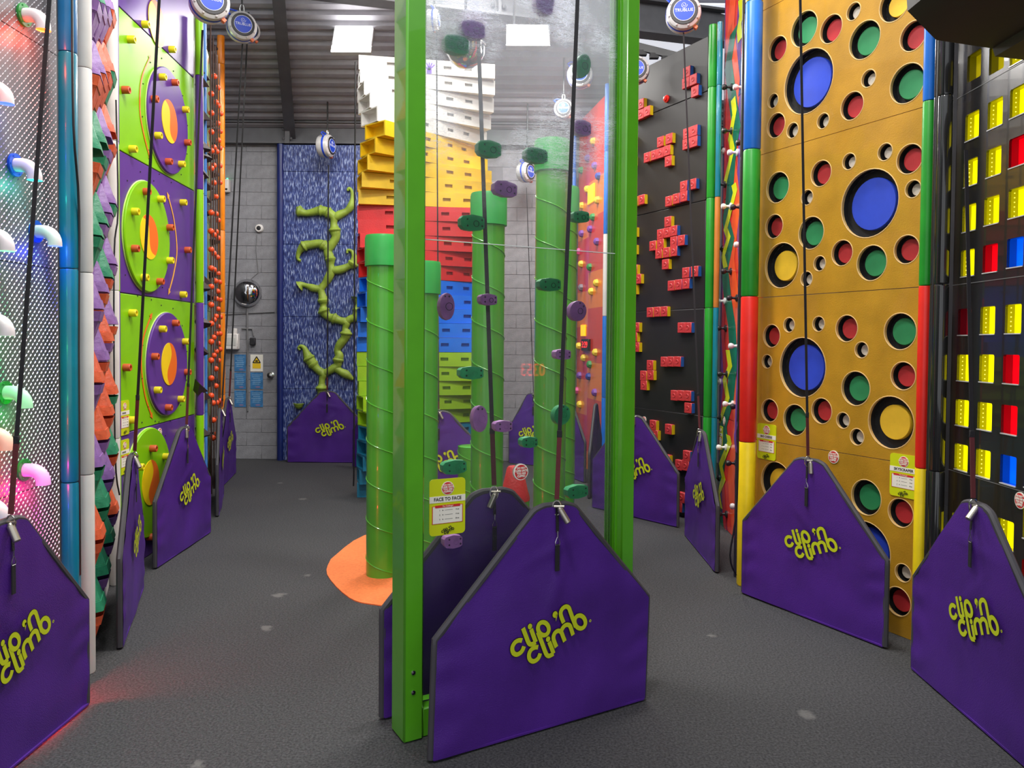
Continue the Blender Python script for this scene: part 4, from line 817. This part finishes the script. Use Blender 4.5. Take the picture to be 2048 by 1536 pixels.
# ---------------------------------------------------------------- belay mats
MW = 1.03; HS = .465; HPK = .925
def belay_mat(a, b, label, w=None, shear=0.0, logo_at=None, seed=1, group=None, logo_on=True, tab=0.0, back=False):
    f = Fr(a, b); Wd = f.L; t = fthing('belay_mat', label, 'mat', f, 'purple belay mats standing before the walls'); c = Wd/2
    def ext(z):
        if z <= HS: e = 0
        else: e = (z-HS)/(HPK-HS)*(c-.085)
        if z > HPK-.02: e += .035*((z-HPK+.02)/.02)**2
        return e, Wd-e
    zs_ = [.012+(HS-.012)*k/18 for k in range(19)]+[HS+(HPK-.02-HS)*k/18 for k in range(1, 19)]+[HPK-.012, HPK-.005, HPK]
    nx = 34; T = .016; q = MB(); rnd = random.Random(seed); ph = rnd.uniform(0, 9)
    def wr(x, z):
        d_ = noise.noise(Vector((x*2.3+ph, z*3.0, ph)))*.012+noise.noise(Vector((x*9+ph, z*5, 3)))*.003
        for q_ in range(3):
            an = .5+q_*.9+ph*.3; u_ = (x-c)*math.cos(an)+(z-.75+q_*.2)*math.sin(an); v_ = (x-c)*math.sin(an)-(z-.75+q_*.2)*math.cos(an)
            d_ += .006*math.exp(-(u_/.018)**2-(v_/.14)**2)
        edge = min(x, Wd-x); d_ += .005*math.sin(z*42+ph+3*noise.noise(Vector((x*6, z*4, ph))))*max(0, 1-edge/.16)
        d_ += .010*math.exp(-((x-c)/.05)**2)*max(0, (z-.55))*1.5
        return d_*min(1, edge/.02+.15)
    for sg in (-1, 1):
        vs = []
        for z in zs_:
            x0, x1 = ext(z)
            for i in range(nx+1):
                x = x0+(x1-x0)*i/nx; vs.append((x+shear*z, sg*T-(wr(x, z) if sg < 0 else 0), z))
        q.add(vs, [(r*(nx+1)+i, r*(nx+1)+i+1, (r+1)*(nx+1)+i+1, (r+1)*(nx+1)+i) for r in range(len(zs_)-1) for i in range(nx)], 0, True)
    q.box((c, 0, .012), (Wd-.01, 2*T, .008))
    q.build('cover', purple_cloth, t)
    lo = [(ext(z)[0]+shear*z, 0, z) for z in zs_]; hi = [(ext(z)[1]+shear*z, 0, z) for z in zs_][::-1]
    MB().tube(lo+hi, .0165, 8, flat=.95).build('edge_binding', binding, t)
    if logo_on:
        o = inst('logo', LOGO, t, (c+shear*.47+(logo_at[0] if logo_at else .035), -T-.013, .455 if not logo_at else logo_at[1]))
    xs = c+shear*HPK+tab
    q = MB().strip((xs, -T-.006, HPK-.0), (xs, -T-.012, HPK-.105), .013, .003, (1, 0, 0)); q.strip((xs, -T-.012, HPK-.155), (xs, -T-.012, HPK-.265), .02, .004, (1, 0, 0)); q.build('tether_strap', webbing, t)
    q = MB(); q.tube([(xs, -T-.013, HPK-.10), (xs, -T-.013, HPK-.125)], .003, 6); q.tube([(xs+dx, -T-.013, HPK-z_) for dx, z_ in ((0, .12), (.011, .145), (.01, .158), (-.01, .158), (-.011, .145))], .0018, 5, closed=True); q.build('snap_hook', steel, t)
    return f, Vector(f.w(xs, HPK+.0, .02))
PK = {}
def V(x, y): return Vector((x, y, 0))
e = flo(172, 1412); PK['A'] = belay_mat(e+V(-.015, -MW), e, 'purple mat at the lower left edge against the tread plate wall', seed=2, logo_at=(.03, .455))[1]
PK['B'] = belay_mat((-2.01, 3.98), (-2.36, 4.95), 'purple mat seen edge on in front of the wedge wall', seed=3)[1]
PK['C'] = belay_mat(flo(310, 1138), flo(418, 1066), 'purple mat leaning by the lime and purple disc wall', seed=4)[1]
PK['D'] = belay_mat((-2.65, 7.0), (-2.96, 7.96), 'purple mat edge on before the orange ball wall', seed=5)[1]
PK['D2'] = belay_mat((-3.13, 8.35), (-3.31, 9.30), 'narrow looking purple mat beside the orange column', seed=6, logo_at=(.0, .45))[1]
PK['E'] = belay_mat((-2.92, 10.17), (-1.89, 10.17), 'purple mat facing forward under the green vine', seed=7)[1]
PK['E2'] = belay_mat((-2.0, 9.85), (-1.2, 9.3), 'purple mat mostly hidden behind the crate tower', seed=8, logo_on=False)[1]
PK['F'] = belay_mat((-1.21, 7.42), (-.18, 7.45), 'purple mat at the crate tower behind the left green post', seed=9)[1]
PK['G'] = belay_mat((-.02, 10.25), (.60, 9.9), 'purple mat before the block wall between two green pipes', seed=10, logo_at=(-.02, .43))[1]
PK['H'] = belay_mat((.50, 9.75), (.84, 8.85), 'purple mat left in front of the red and orange wall', seed=11)[1]
PK['H2'] = belay_mat((.80, 7.95), (1.02, 8.9), 'purple mat edge on behind the right green post', seed=12, logo_on=False)[1]
PK['K'] = belay_mat((.80, 7.52), flo(1355, 1055), 'purple mat in front of the red block wall', seed=13)[1]
PK['L'] = belay_mat((1.46, 6.44), flo(1434, 1146), 'purple mat before the neon zigzag wall', seed=14)[1]
PK['M'] = belay_mat(flo(1487, 1187), flo(1770, 1297), 'purple mat in front of the golden cheese wall', seed=15)[1]
e = flo(1828, 1340); PK['N'] = belay_mat(e, e+V(-.03, -MW), 'purple mat at the right edge before the lit window wall', seed=16)[1]
fI, PK['I'] = belay_mat(flo(862, 1524), flo(1285, 1400), 'nearest purple mat in front of the clear climbing panel', seed=17, shear=.035, logo_on=False, tab=0.0)
_t = [o for o in COL.objects if o.get('label', '').startswith('nearest purple')][0]; inst('logo', LOGO, _t, (_c.x, -.029, _c.y))
eJ = flo(765, 1438); PK['J'] = belay_mat(eJ, eJ+dv*MW, 'purple mat seen through the clear climbing panel from behind', seed=18, logo_on=False)[1]
# ---------------------------------------------------------------- belay straps
def strap(key, tops, Yt, ysl, label, w=.016, tilt=.5, body=True, side=(1, 0, 0), bend=None):
    pk = PK[key]; top = at(tops[0], tops[1], Yt); t = thing('belay_strap', label, 'strap', pk, 0, 'straps hanging from the auto belays'); lift = Vector((0, 0, .03)); b0 = lift
    d_ = top-pk; P = lambda f: b0+(d_-lift)*f
    fs = None
    # sleeve end: fraction where the image height equals ysl
    lo_, hi_ = 0, 1
    for _ in range(30):
        mid = (lo_+hi_)/2; q_ = pk+P(mid)-CAM; yv = CY-F*q_.dot(_u)/q_.dot(_f)
        if yv > ysl: lo_ = mid
        else: hi_ = mid
    MB().strip(P(lo_), P(1), w, .003, side).build('webbing', webbing, t)
    if lo_ > .01:
        MB().strip(P(0), P(lo_), w*1.15, .007, side).build('sleeve', maroon, t)
        MB().bbox(P(lo_), (w*1.3, .01, .03), .002).build('stitching', webbing, t)
    q = MB(); k = w/.016*1.0 if False else 1.0
    q.tube([(math.sin(a)*.018, -.002, -.005+math.cos(a)*.03) for a in [2*PI*j/14 for j in range(14)]], .0035, 6, closed=True); q.build('carabiner', steel, t)
    dirv = Vector((math.sin(tilt), -.15, -math.cos(tilt))).normalized()
    q = MB().tube([Vector((.008, -.02, -.0))+dirv*x for x in (0, .008, .01, .07, .073)], [.008, .010, .0135, .0135, .010], 14); q.tube([(-.012, -.012, .002), (.03, -.02, .004)], .0055, 8); q.build('swivel', mat('brushed_steel', (176, 170, 158), .35, .9, .05), t)
    return t
strap('A', (101, -30), 3.0, 880, 'black strap rising from the lower left mat'); strap('B', (320, -30), 4.2, 795, 'black strap crossing the turning disc wall'); strap('C', (405, 60), 6.2, 770, 'thin strap at the right edge of the disc wall', tilt=.1)
strap('D', (485, 88), 8.3, 800, 'left strap of the pair before the block wall'); strap('D2', (494, 88), 8.9, 740, 'right strap of the pair before the block wall')
strap('E', (657, 330), 10.0, 752, 'strap hanging down the middle of the blue panel'); strap('F', (873, 60), 7.3, 800, 'thin strap on the crate tower behind the panel', w=.012)
strap('J', (957, 80), 3.75, 862, 'strap behind the clear panel with maroon end', w=.019, tilt=-.4); strap('I', (1156, -20), 3.3, 868, 'strap in front of the clear panel with maroon end', w=.0165, tilt=.55)
strap('G', (1053, 375), 10.0, 790, 'thin strap before the block wall behind the pipes', w=.01); strap('H', (1148, 230), 9.2, 800, 'thin strap over the red and orange wall', w=.01)
strap('K', (1268, 190), 7.3, 780, 'thin strap over the left side of the red block wall', w=.012, tilt=.0); strap('L', (1367, 65), 6.6, 790, 'thin strap over the right side of the red block wall', w=.013, tilt=-.2)
strap('M', (1600, -30), 4.35, 830, 'black strap down the golden cheese wall', w=.014, tilt=0.0); strap('N', (1932, 300), 3.4, 868, 'black strap over the lit window wall', tilt=-.7)
def cord(pts, r, m_, label, cat='cord', name='cord'):
    tag(MB().tube(smooth_path([at(*p) for p in pts], 4), r, 6).build(name, m_, None), label, cat)
cord([(144, -20, 3.38), (147, 250, 3.38), (158, 420, 3.5), (157, 700, 3.5), (160, 1150, 3.5)], .005, black, 'black cable down the white column at left')
cord([(232, 200, 4.95), (236, 420, 4.95), (228, 520, 4.95), (230, 900, 4.95), (239, 990, 5.0)], .005, black, 'black cable beside the slim lime column')
cord([(711, 124, 7.75), (709, 500, 7.75), (708, 900, 7.75), (707, 972, 7.75)], .008, black, 'black cord at the left of the crate tower')
cord([(1487, -20, 4.9), (1484, 300, 4.9), (1478, 700, 4.9), (1474, 1000, 4.9), (1460, 1110, 4.9), (1472, 1150, 4.95)], .006, black, 'black cable left of the cheese wall')
cord([(1880, -20, 3.9), (1864, 640, 3.9), (1857, 900, 3.9), (1852, 1290, 3.9)], .005, black, 'black cable right of the cheese wall')
pr = mat('purple_cord', (96, 62, 150), .7)
cord([(1477, 842, 5.285), (1470, 870, 5.285), (1474, 900, 5.285), (1482, 880, 5.285), (1477, 845, 5.285), (1484, 868, 5.285), (1479, 902, 5.285), (1471, 880, 5.285), (1478, 700, 5.285)], .007, pr, 'coiled purple rope hanging beside the cheese wall', 'rope', 'rope')
# ---------------------------------------------------------------- belay devices
tb_b = mat('device_blue', (26, 70, 205), .35, var=.03); tb_w = mat('device_white', (206, 204, 204), .3, .15); tb_k = mat('device_ring', (30, 26, 30), .4); orl = mat('device_label_orange', (226, 120, 80), .5); wp = mat('white_print', (225, 230, 245), .5, var=0)
def device(px, py, rpx, Y, yaw, label, words=True):
    c = at(px, py, Y); r = rpx/F*Y; t = thing('auto_belay', label, 'belay device', c, yaw, 'round auto belay devices')
    R = Matrix.Rotation(PI/2, 4, 'X')
    MB().lathe([(.001, .42*r), (r*.8, .42*r), (r*.97, .30*r), (r, .15*r), (r, -.55*r), (r*.92, -.7*r), (.001, -.72*r)], 32, R).build('drum', tb_w, t)
    MB().lathe([(r*1.02, .02*r), (r*1.03, -.02*r), (r*1.03, -.12*r), (r*1.02, -.16*r)], 32, R).build('blue_band', tb_b, t)
    MB().lathe([(r*.80, .425*r), (r*.78, .46*r), (.001, .46*r)], 32, R).build('black_ring', tb_k, t)
    MB().lathe([(r*.60, .462*r), (r*.59, .475*r), (.001, .475*r)], 32, R).build('front_label', tb_b, t)
    MB().tube([(r*.6*math.cos(a), -.475*r, r*.6*math.sin(a)) for a in [2*PI*k/30 for k in range(30)]], r*.018, 6, closed=True).build('label_rim', wp, t)
    for k in range(8): a = k*PI/4+.3; MB().sphere((r*.86*math.cos(a), -.38*r, r*.86*math.sin(a)), r*.07, 8).build('screw', tb_w, t)
    text('TRUBLUE', r*.25, wp, t, (0, -.482*r, r*.0), bold=r*.002)
    q = MB(); P = [(r*.16*k/20*math.cos(k*.55), -.48*r, r*.30+r*.16*k/20*math.sin(k*.55)) for k in range(4, 24)]; q.tube(P, r*.014, 5); q.build('swirl_emblem', wp, t)
    MB().bbox((r*.62, -.0*r, -r*.78), (r*.4, r*.3, r*.2), .002, Matrix.Rotation(.65, 3, 'Y').to_4x4()).build('orange_label', orl, t)
    q = MB().tube([(math.sin(a)*r*.14, 0, r*1.22+math.cos(a)*r*.3) for a in [2*PI*k/16 for k in range(16)]], r*.05, 6, closed=True); q.build('carabiner', steel, t)
    MB().tube([(-r*.8, 0, r*.7), (-r*1.0, .02, r*.95), (-r*.75, .02, r*1.1), (-r*.3, 0, r*1.0)], r*.06, 8).build('blue_handle', tb_b, t)
    MB().tube([(0, 0, r*1.45), (0, 0, roofz(Y)-c.z-.02 if words else r*1.5+.4)], .010, 8).build('hanger', black, t)
device(420, 4, 37, 6.1, .55, 'largest white and blue auto belay at the top left'); device(484, 53, 28, 8.2, .5, 'auto belay hanging beside the corrugated roof'); device(497, 62, 22, 8.9, .5, 'auto belay half hidden behind its neighbour at top left')
device(655, 292, 22, 10.0, 1.35, 'side view auto belay above the blue vine panel'); device(1367, 27, 34, 6.6, -.15, 'auto belay above the black block wall'); device(1272, 140, 26, 7.4, -.1, 'auto belay half hidden by the right green post')
device(1160, 150, 25, 9.0, -.1, 'auto belay behind the tilted green hold'); device(1127, 218, 19, 9.4, -.1, 'smallest auto belay seen through the clear panel'); device(1054, 344, 20, 10.0, .95, 'auto belay beside the tallest green pipe cap'); device(869, 40, 20, 7.6, 1.5, 'auto belay near the top of the left green post')
# ---------------------------------------------------------------- signs
def sign(f, x0, y0, x1, y1, title, label, off=.004, detail=True, name='challenge_sign'):
    a = f.hit(x0, (y0+y1)/2, off); b = f.hit(x1, (y0+y1)/2, off); cx = (a[0]+b[0])/2; w = b[0]-a[0]
    xm = (x0+x1)/2; zt = f.hit(xm, y0, off)[1]; zb = f.hit(xm, y1, off)[1]; h = zt-zb
    t = thing(name, label, 'sign', f.w(cx, zb, off), f.ang, 'lime challenge signs')
    MB().prism(rrect(-w/2, w/2, 0, h, w*.1), -.002, .002).build('board', mat('sign_lime', (206, 216, 20), .4, var=.02), t)
    MB().box((0, -.0025, h*.64), (w, .001, h*.115)).build('title_band', paper, t)
    if not title: MB().box((-w*.1, -.0035, h*.64), (w*.4, .001, h*.045)).build('title_smudge', mat('grey_print', (120, 120, 120), .5), t)
    else: text(title, h*.085, inkblack, t, (0, -.0035, h*.64), sx=.78*min(1, 11.5/max(1, len(title)))*(w/h)/.55, bold=h*.0012)
    q = MB().prism(circ(0, h*.83, w*.175), -.003, -.002); q.build('warning_disc', paper, t)
    MB().prism(circ(0, h*.83, w*.155), -.004, -.003).build('warning_disc', redprint, t)
    for i, s in enumerate(('DO NOT', 'CLIMB UNTIL', 'YOU ARE', 'CLIPPED')): text(s, w*.062, paper, t, (0, -.0045, h*.83+w*(.085-.057*i)), bold=w*.002)
    MB().box((0, -.0025, h*.365), (w*.86, .001, h*.32)).build('challenge_frame', redprint, t); MB().box((0, -.003, h*.365), (w*.82, .0012, h*.30)).build('challenge_table', paper, t)
    MB().box((0, -.0038, h*.515), (w*.70, .001, h*.045)).build('challenge_heading', redprint, t); text('The Challenge!', h*.035, paper, t, (0, -.0046, h*.515))
    for i, (n_, s_) in enumerate((('1', '10 sec'), ('2', '10 sec'), ('3', '30 sec'))):
        zz_ = h*(.445-.08*i); text(n_, h*.035, inkblack, t, (-w*.22, -.004, zz_)); text(s_, h*.028, inkblack, t, (w*.27, -.004, zz_)); MB().box((w*.03, -.0038, zz_), (w*.22, .0006, h*.006)).build('text_line', mat('grey_print', (120, 120, 120), .5), t)
        MB().add([(-w*.15, -.004, zz_+h*.01), (-w*.15, -.004, zz_-h*.01), (-w*.11, -.004, zz_)], [(0, 1, 2)]).build('arrow_mark', inkblack, t)
    inst('logo', SL, t, (0, -.0045, h*.085), None, (w*.95, 1, w*.95))
SL = logo_mesh(1.0, inkblack, 'small_logo', lw=.02)
def sticker(f, px, py, rpx, label, off=.004, th=.003):
    s, z = f.hit(px, py, off); r = rpx/F*f.w(s, z).y; t = thing('warning_sticker', label, 'sticker', f.w(s, z, off), f.ang, 'round red warning stickers')
    MB().prism(circ(0, 0, r), -.001, th).build('white_disc', paper, t); MB().prism(circ(0, 0, r*.88), -.002, -.001).build('red_disc', redprint, t)
    for i, s_ in enumerate(('DO NOT', 'CLIMB UNTIL', 'YOU ARE', 'CLIPPED')): text(s_, r*.36, paper, t, (0, -.0028, r*(.48-.33*i)), bold=r*.012, sx=.85)
pf = Fr(af.w(0, 0, -YP+.006), af.w(1, 0, -YP+.006))
sign(pf, 858.5, 957, 930, 1069, 'FACE TO FACE', 'lime sign reading face to face on the clear panel', .003)
sign(cf, 1515, 848, 1552, 919, 'BIG CHEESE', 'lime sign reading big cheese on the golden wall'); sign(cf, 1780, 909, 1836, 995, 'SKYSCRAPER', 'lime sign reading skyscraper on the golden wall')
sign(df, 240, 801, 258, 870, '', 'upper lime sign on the disc wall'); sign(df, 240, 879, 258, 948, '', 'lower lime sign on the disc wall')
sign(gf, 1439, 852, 1445, 899, '', 'narrow lime sign on the neon zigzag wall')
sticker(pf, 1042, 944, 16.5, 'round red warning sticker on the clear panel', .003, .012); sticker(cf, 1667, 914, 13, 'round red warning sticker on the golden wall'); sticker(sf, 2040, 1001, 17, 'round red warning sticker on the window wall'); sticker(df, 320, 866, 10, 'round red warning sticker on the disc wall')
sticker(vf, 671, 792, 6, 'round red warning sticker beside the vine panel strap', .01); sticker(tf, 1288, 840, 7, 'round red warning sticker on the red block wall'); sticker(gf, 1448, 842, 9, 'round red warning sticker on the neon zigzag wall')
# ---------------------------------------------------------------- things on the back wall
kf = Fr((-4, YB-.002), (0, YB-.002))
def kp(px, py): s, z = kf.hit(px, py); return Vector((s-4, YB-.002, z))
c = kp(495, 586); tag(MB().lathe([(.19, 0), (.185, .03), (.16, .08), (.11, .12), (.05, .14), (.001, .145)], 32, Matrix.Translation(c) @ Matrix.Rotation(PI/2, 4, 'X')).build('convex_mirror', mat('mirror_dome', (205, 205, 208), .04, 1, 0)), 'round convex mirror on the grey block wall', 'mirror')
c = kp(519, 457); t = thing('wall_speaker', 'small round white speaker on the grey block wall', 'speaker', c); R_ = Matrix.Rotation(PI/2, 4, 'X')
MB().lathe([(.055, 0), (.055, .02), (.045, .035), (.03, .037)], 24, R_).build('rim', white, t); MB().lathe([(.03, .036), (.012, .04), (.001, .045)], 20, R_).build('cone', dark, t)
c = kp(453, 373); t = thing('emergency_light', 'small white emergency light box on the back wall', 'light', c); MB().bbox((0, -.04, 0), (.11, .08, .17), .01).build('case', white, t); MB().box((0, -.082, -.05), (.08, .003, .025)).build('grille', dark, t); MB().sphere((.03, -.05, .09), .012, 8).build('indicator', mat('green_led', (60, 255, 130), .3, emit=(60, 255, 130), es=6, var=0), t)
c = kp(462, 683); t = thing('fuse_box', 'white fuse box on the grey block wall', 'fuse box', c); MB().bbox((0, -.045, 0), (.24, .09, .21), .01).build('case', white, t); MB().box((.01, -.092, .0), (.17, .004, .1)).build('cover', mat('pale_cover', (205, 205, 200), .3), t)
for dx in (-.07, .06): MB().bbox((dx, -.03, .14), (.06, .05, .07), .006).build('connector', white, t)
def poster(x0, y0, x1, y1, m_, label, warn=False):
    a = kp(x0, y0); b = kp(x1, y1); w = b.x-a.x; h = a.z-b.z; t = thing('poster', label, 'poster', (a.x+w/2, YB-.004, b.z), 0, 'posters on the block wall'); MB().box((0, 0, h/2), (w, .004, h)).build('sheet', m_, t)
    if warn:
        MB().add([(-w*.3, -.003, h*.52), (w*.3, -.003, h*.52), (0, -.003, h*.88)], [(0, 1, 2)]).build('warning_triangle', mat('hazard_yellow', (240, 200, 40), .5), t); MB().box((0, -.003, h*.33), (w*.66, .002, h*.3)).build('yellow_panel', mat('hazard_yellow', (240, 200, 40), .5), t)
        MB().box((0, -.005, h*.62), (w*.2, .001, h*.08)).build('symbol', inkblack, t)
        q = MB()
        for A_, B_ in (((-.3, .52), (.3, .52)), ((.3, .52), (0, .88)), ((0, .88), (-.3, .52))): q.strip((A_[0]*w, -.004, A_[1]*h), (B_[0]*w, -.004, B_[1]*h), .012, .002, (A_[1]*h-B_[1]*h, 0, B_[0]*w-A_[0]*w))
        q.build('triangle_border', inkblack, t)
    else:
        for i in range(6): MB().box((-w*.05*(i % 2), -.003, h*(.85-.11*i)), (w*(.75-.1*(i % 3)), .001, h*.022)).build('text_line', mat('pale_print', (170, 205, 230), .5), t)
        MB().prism(circ(w*.1, h*.12, w*.2, 16, w*.08), -.003, -.002).build('picture_spot', mat('poster_pinkish', (130, 120, 160), .6), t)
pb = mat('poster_blue', (62, 124, 178), .5, var=.15, vs=20)
poster(469, 709, 492, 743, pb, 'blue poster, topmost of the left column'); poster(469, 745, 492, 778, pb, 'blue poster, middle of the left column'); poster(469, 781, 492, 814, pb, 'blue poster, lowest of the left column')
poster(501, 709, 526, 743, paper, 'white poster with a yellow warning triangle', True); poster(501, 745, 526, 778, pb, 'blue poster directly under the warning poster'); poster(501, 781, 526, 814, pb, 'blue poster, lowest of the right column')
cg = mat('grey_conduit', (118, 118, 120), .5)
def wallcord(pts, r, label): tag(MB().tube([kp(*p)+Vector((0, -r, 0)) for p in pts], r, 8).build('conduit', cg), label, 'pipe')
wallcord([(495, 620), (496, 720), (496, 822)], .012, 'vertical grey conduit between the posters'); wallcord([(484, 657), (505, 658), (508, 672)], .01, 'bent grey conduit above the posters'); wallcord([(447, 629), (549, 624)], .007, 'long thin grey cable under the convex mirror')
wallcord([(514, 470), (512, 500), (517, 545), (500, 560)], .004, 'thin cable hanging from the round wall speaker')
c = kp(507, 683); tag(MB().bbox(c+Vector((0, -.03, 0)), (.07, .06, .1), .01).build('switch_box', dark), 'small dark switch box above the warning poster', 'switch')
c = kp(543, 750); t = thing('door_handle', 'round chrome handle at the edge of the blue panel', 'handle', c); MB().lathe([(.04, 0), (.04, .01), (.015, .02), (.015, .05), (.035, .06), (.035, .085), (.001, .095)], 20, R_).build('knob', steel, t)
# auto belay with polished underside, built as a mirrored dome behind the pane
c = at(931, 96, 6.9); t = thing('polished_belay', 'polished auto belay above the white crates, shaped as a mirrored dome', 'mirror', c); MB().lathe([(.17, .02), (.165, -.05), (.13, -.12), (.07, -.165), (.001, -.18)], 28).build('dome', mat('mirror_dome', (205, 205, 208), .04, 1, 0), t); MB().lathe([(.175, .02), (.175, .035), (.001, .035)], 28).build('rim', white, t)
MB().tube([(0, 0, .03), (0, 0, 1.2)], .012, 8).build('rod', black, t)
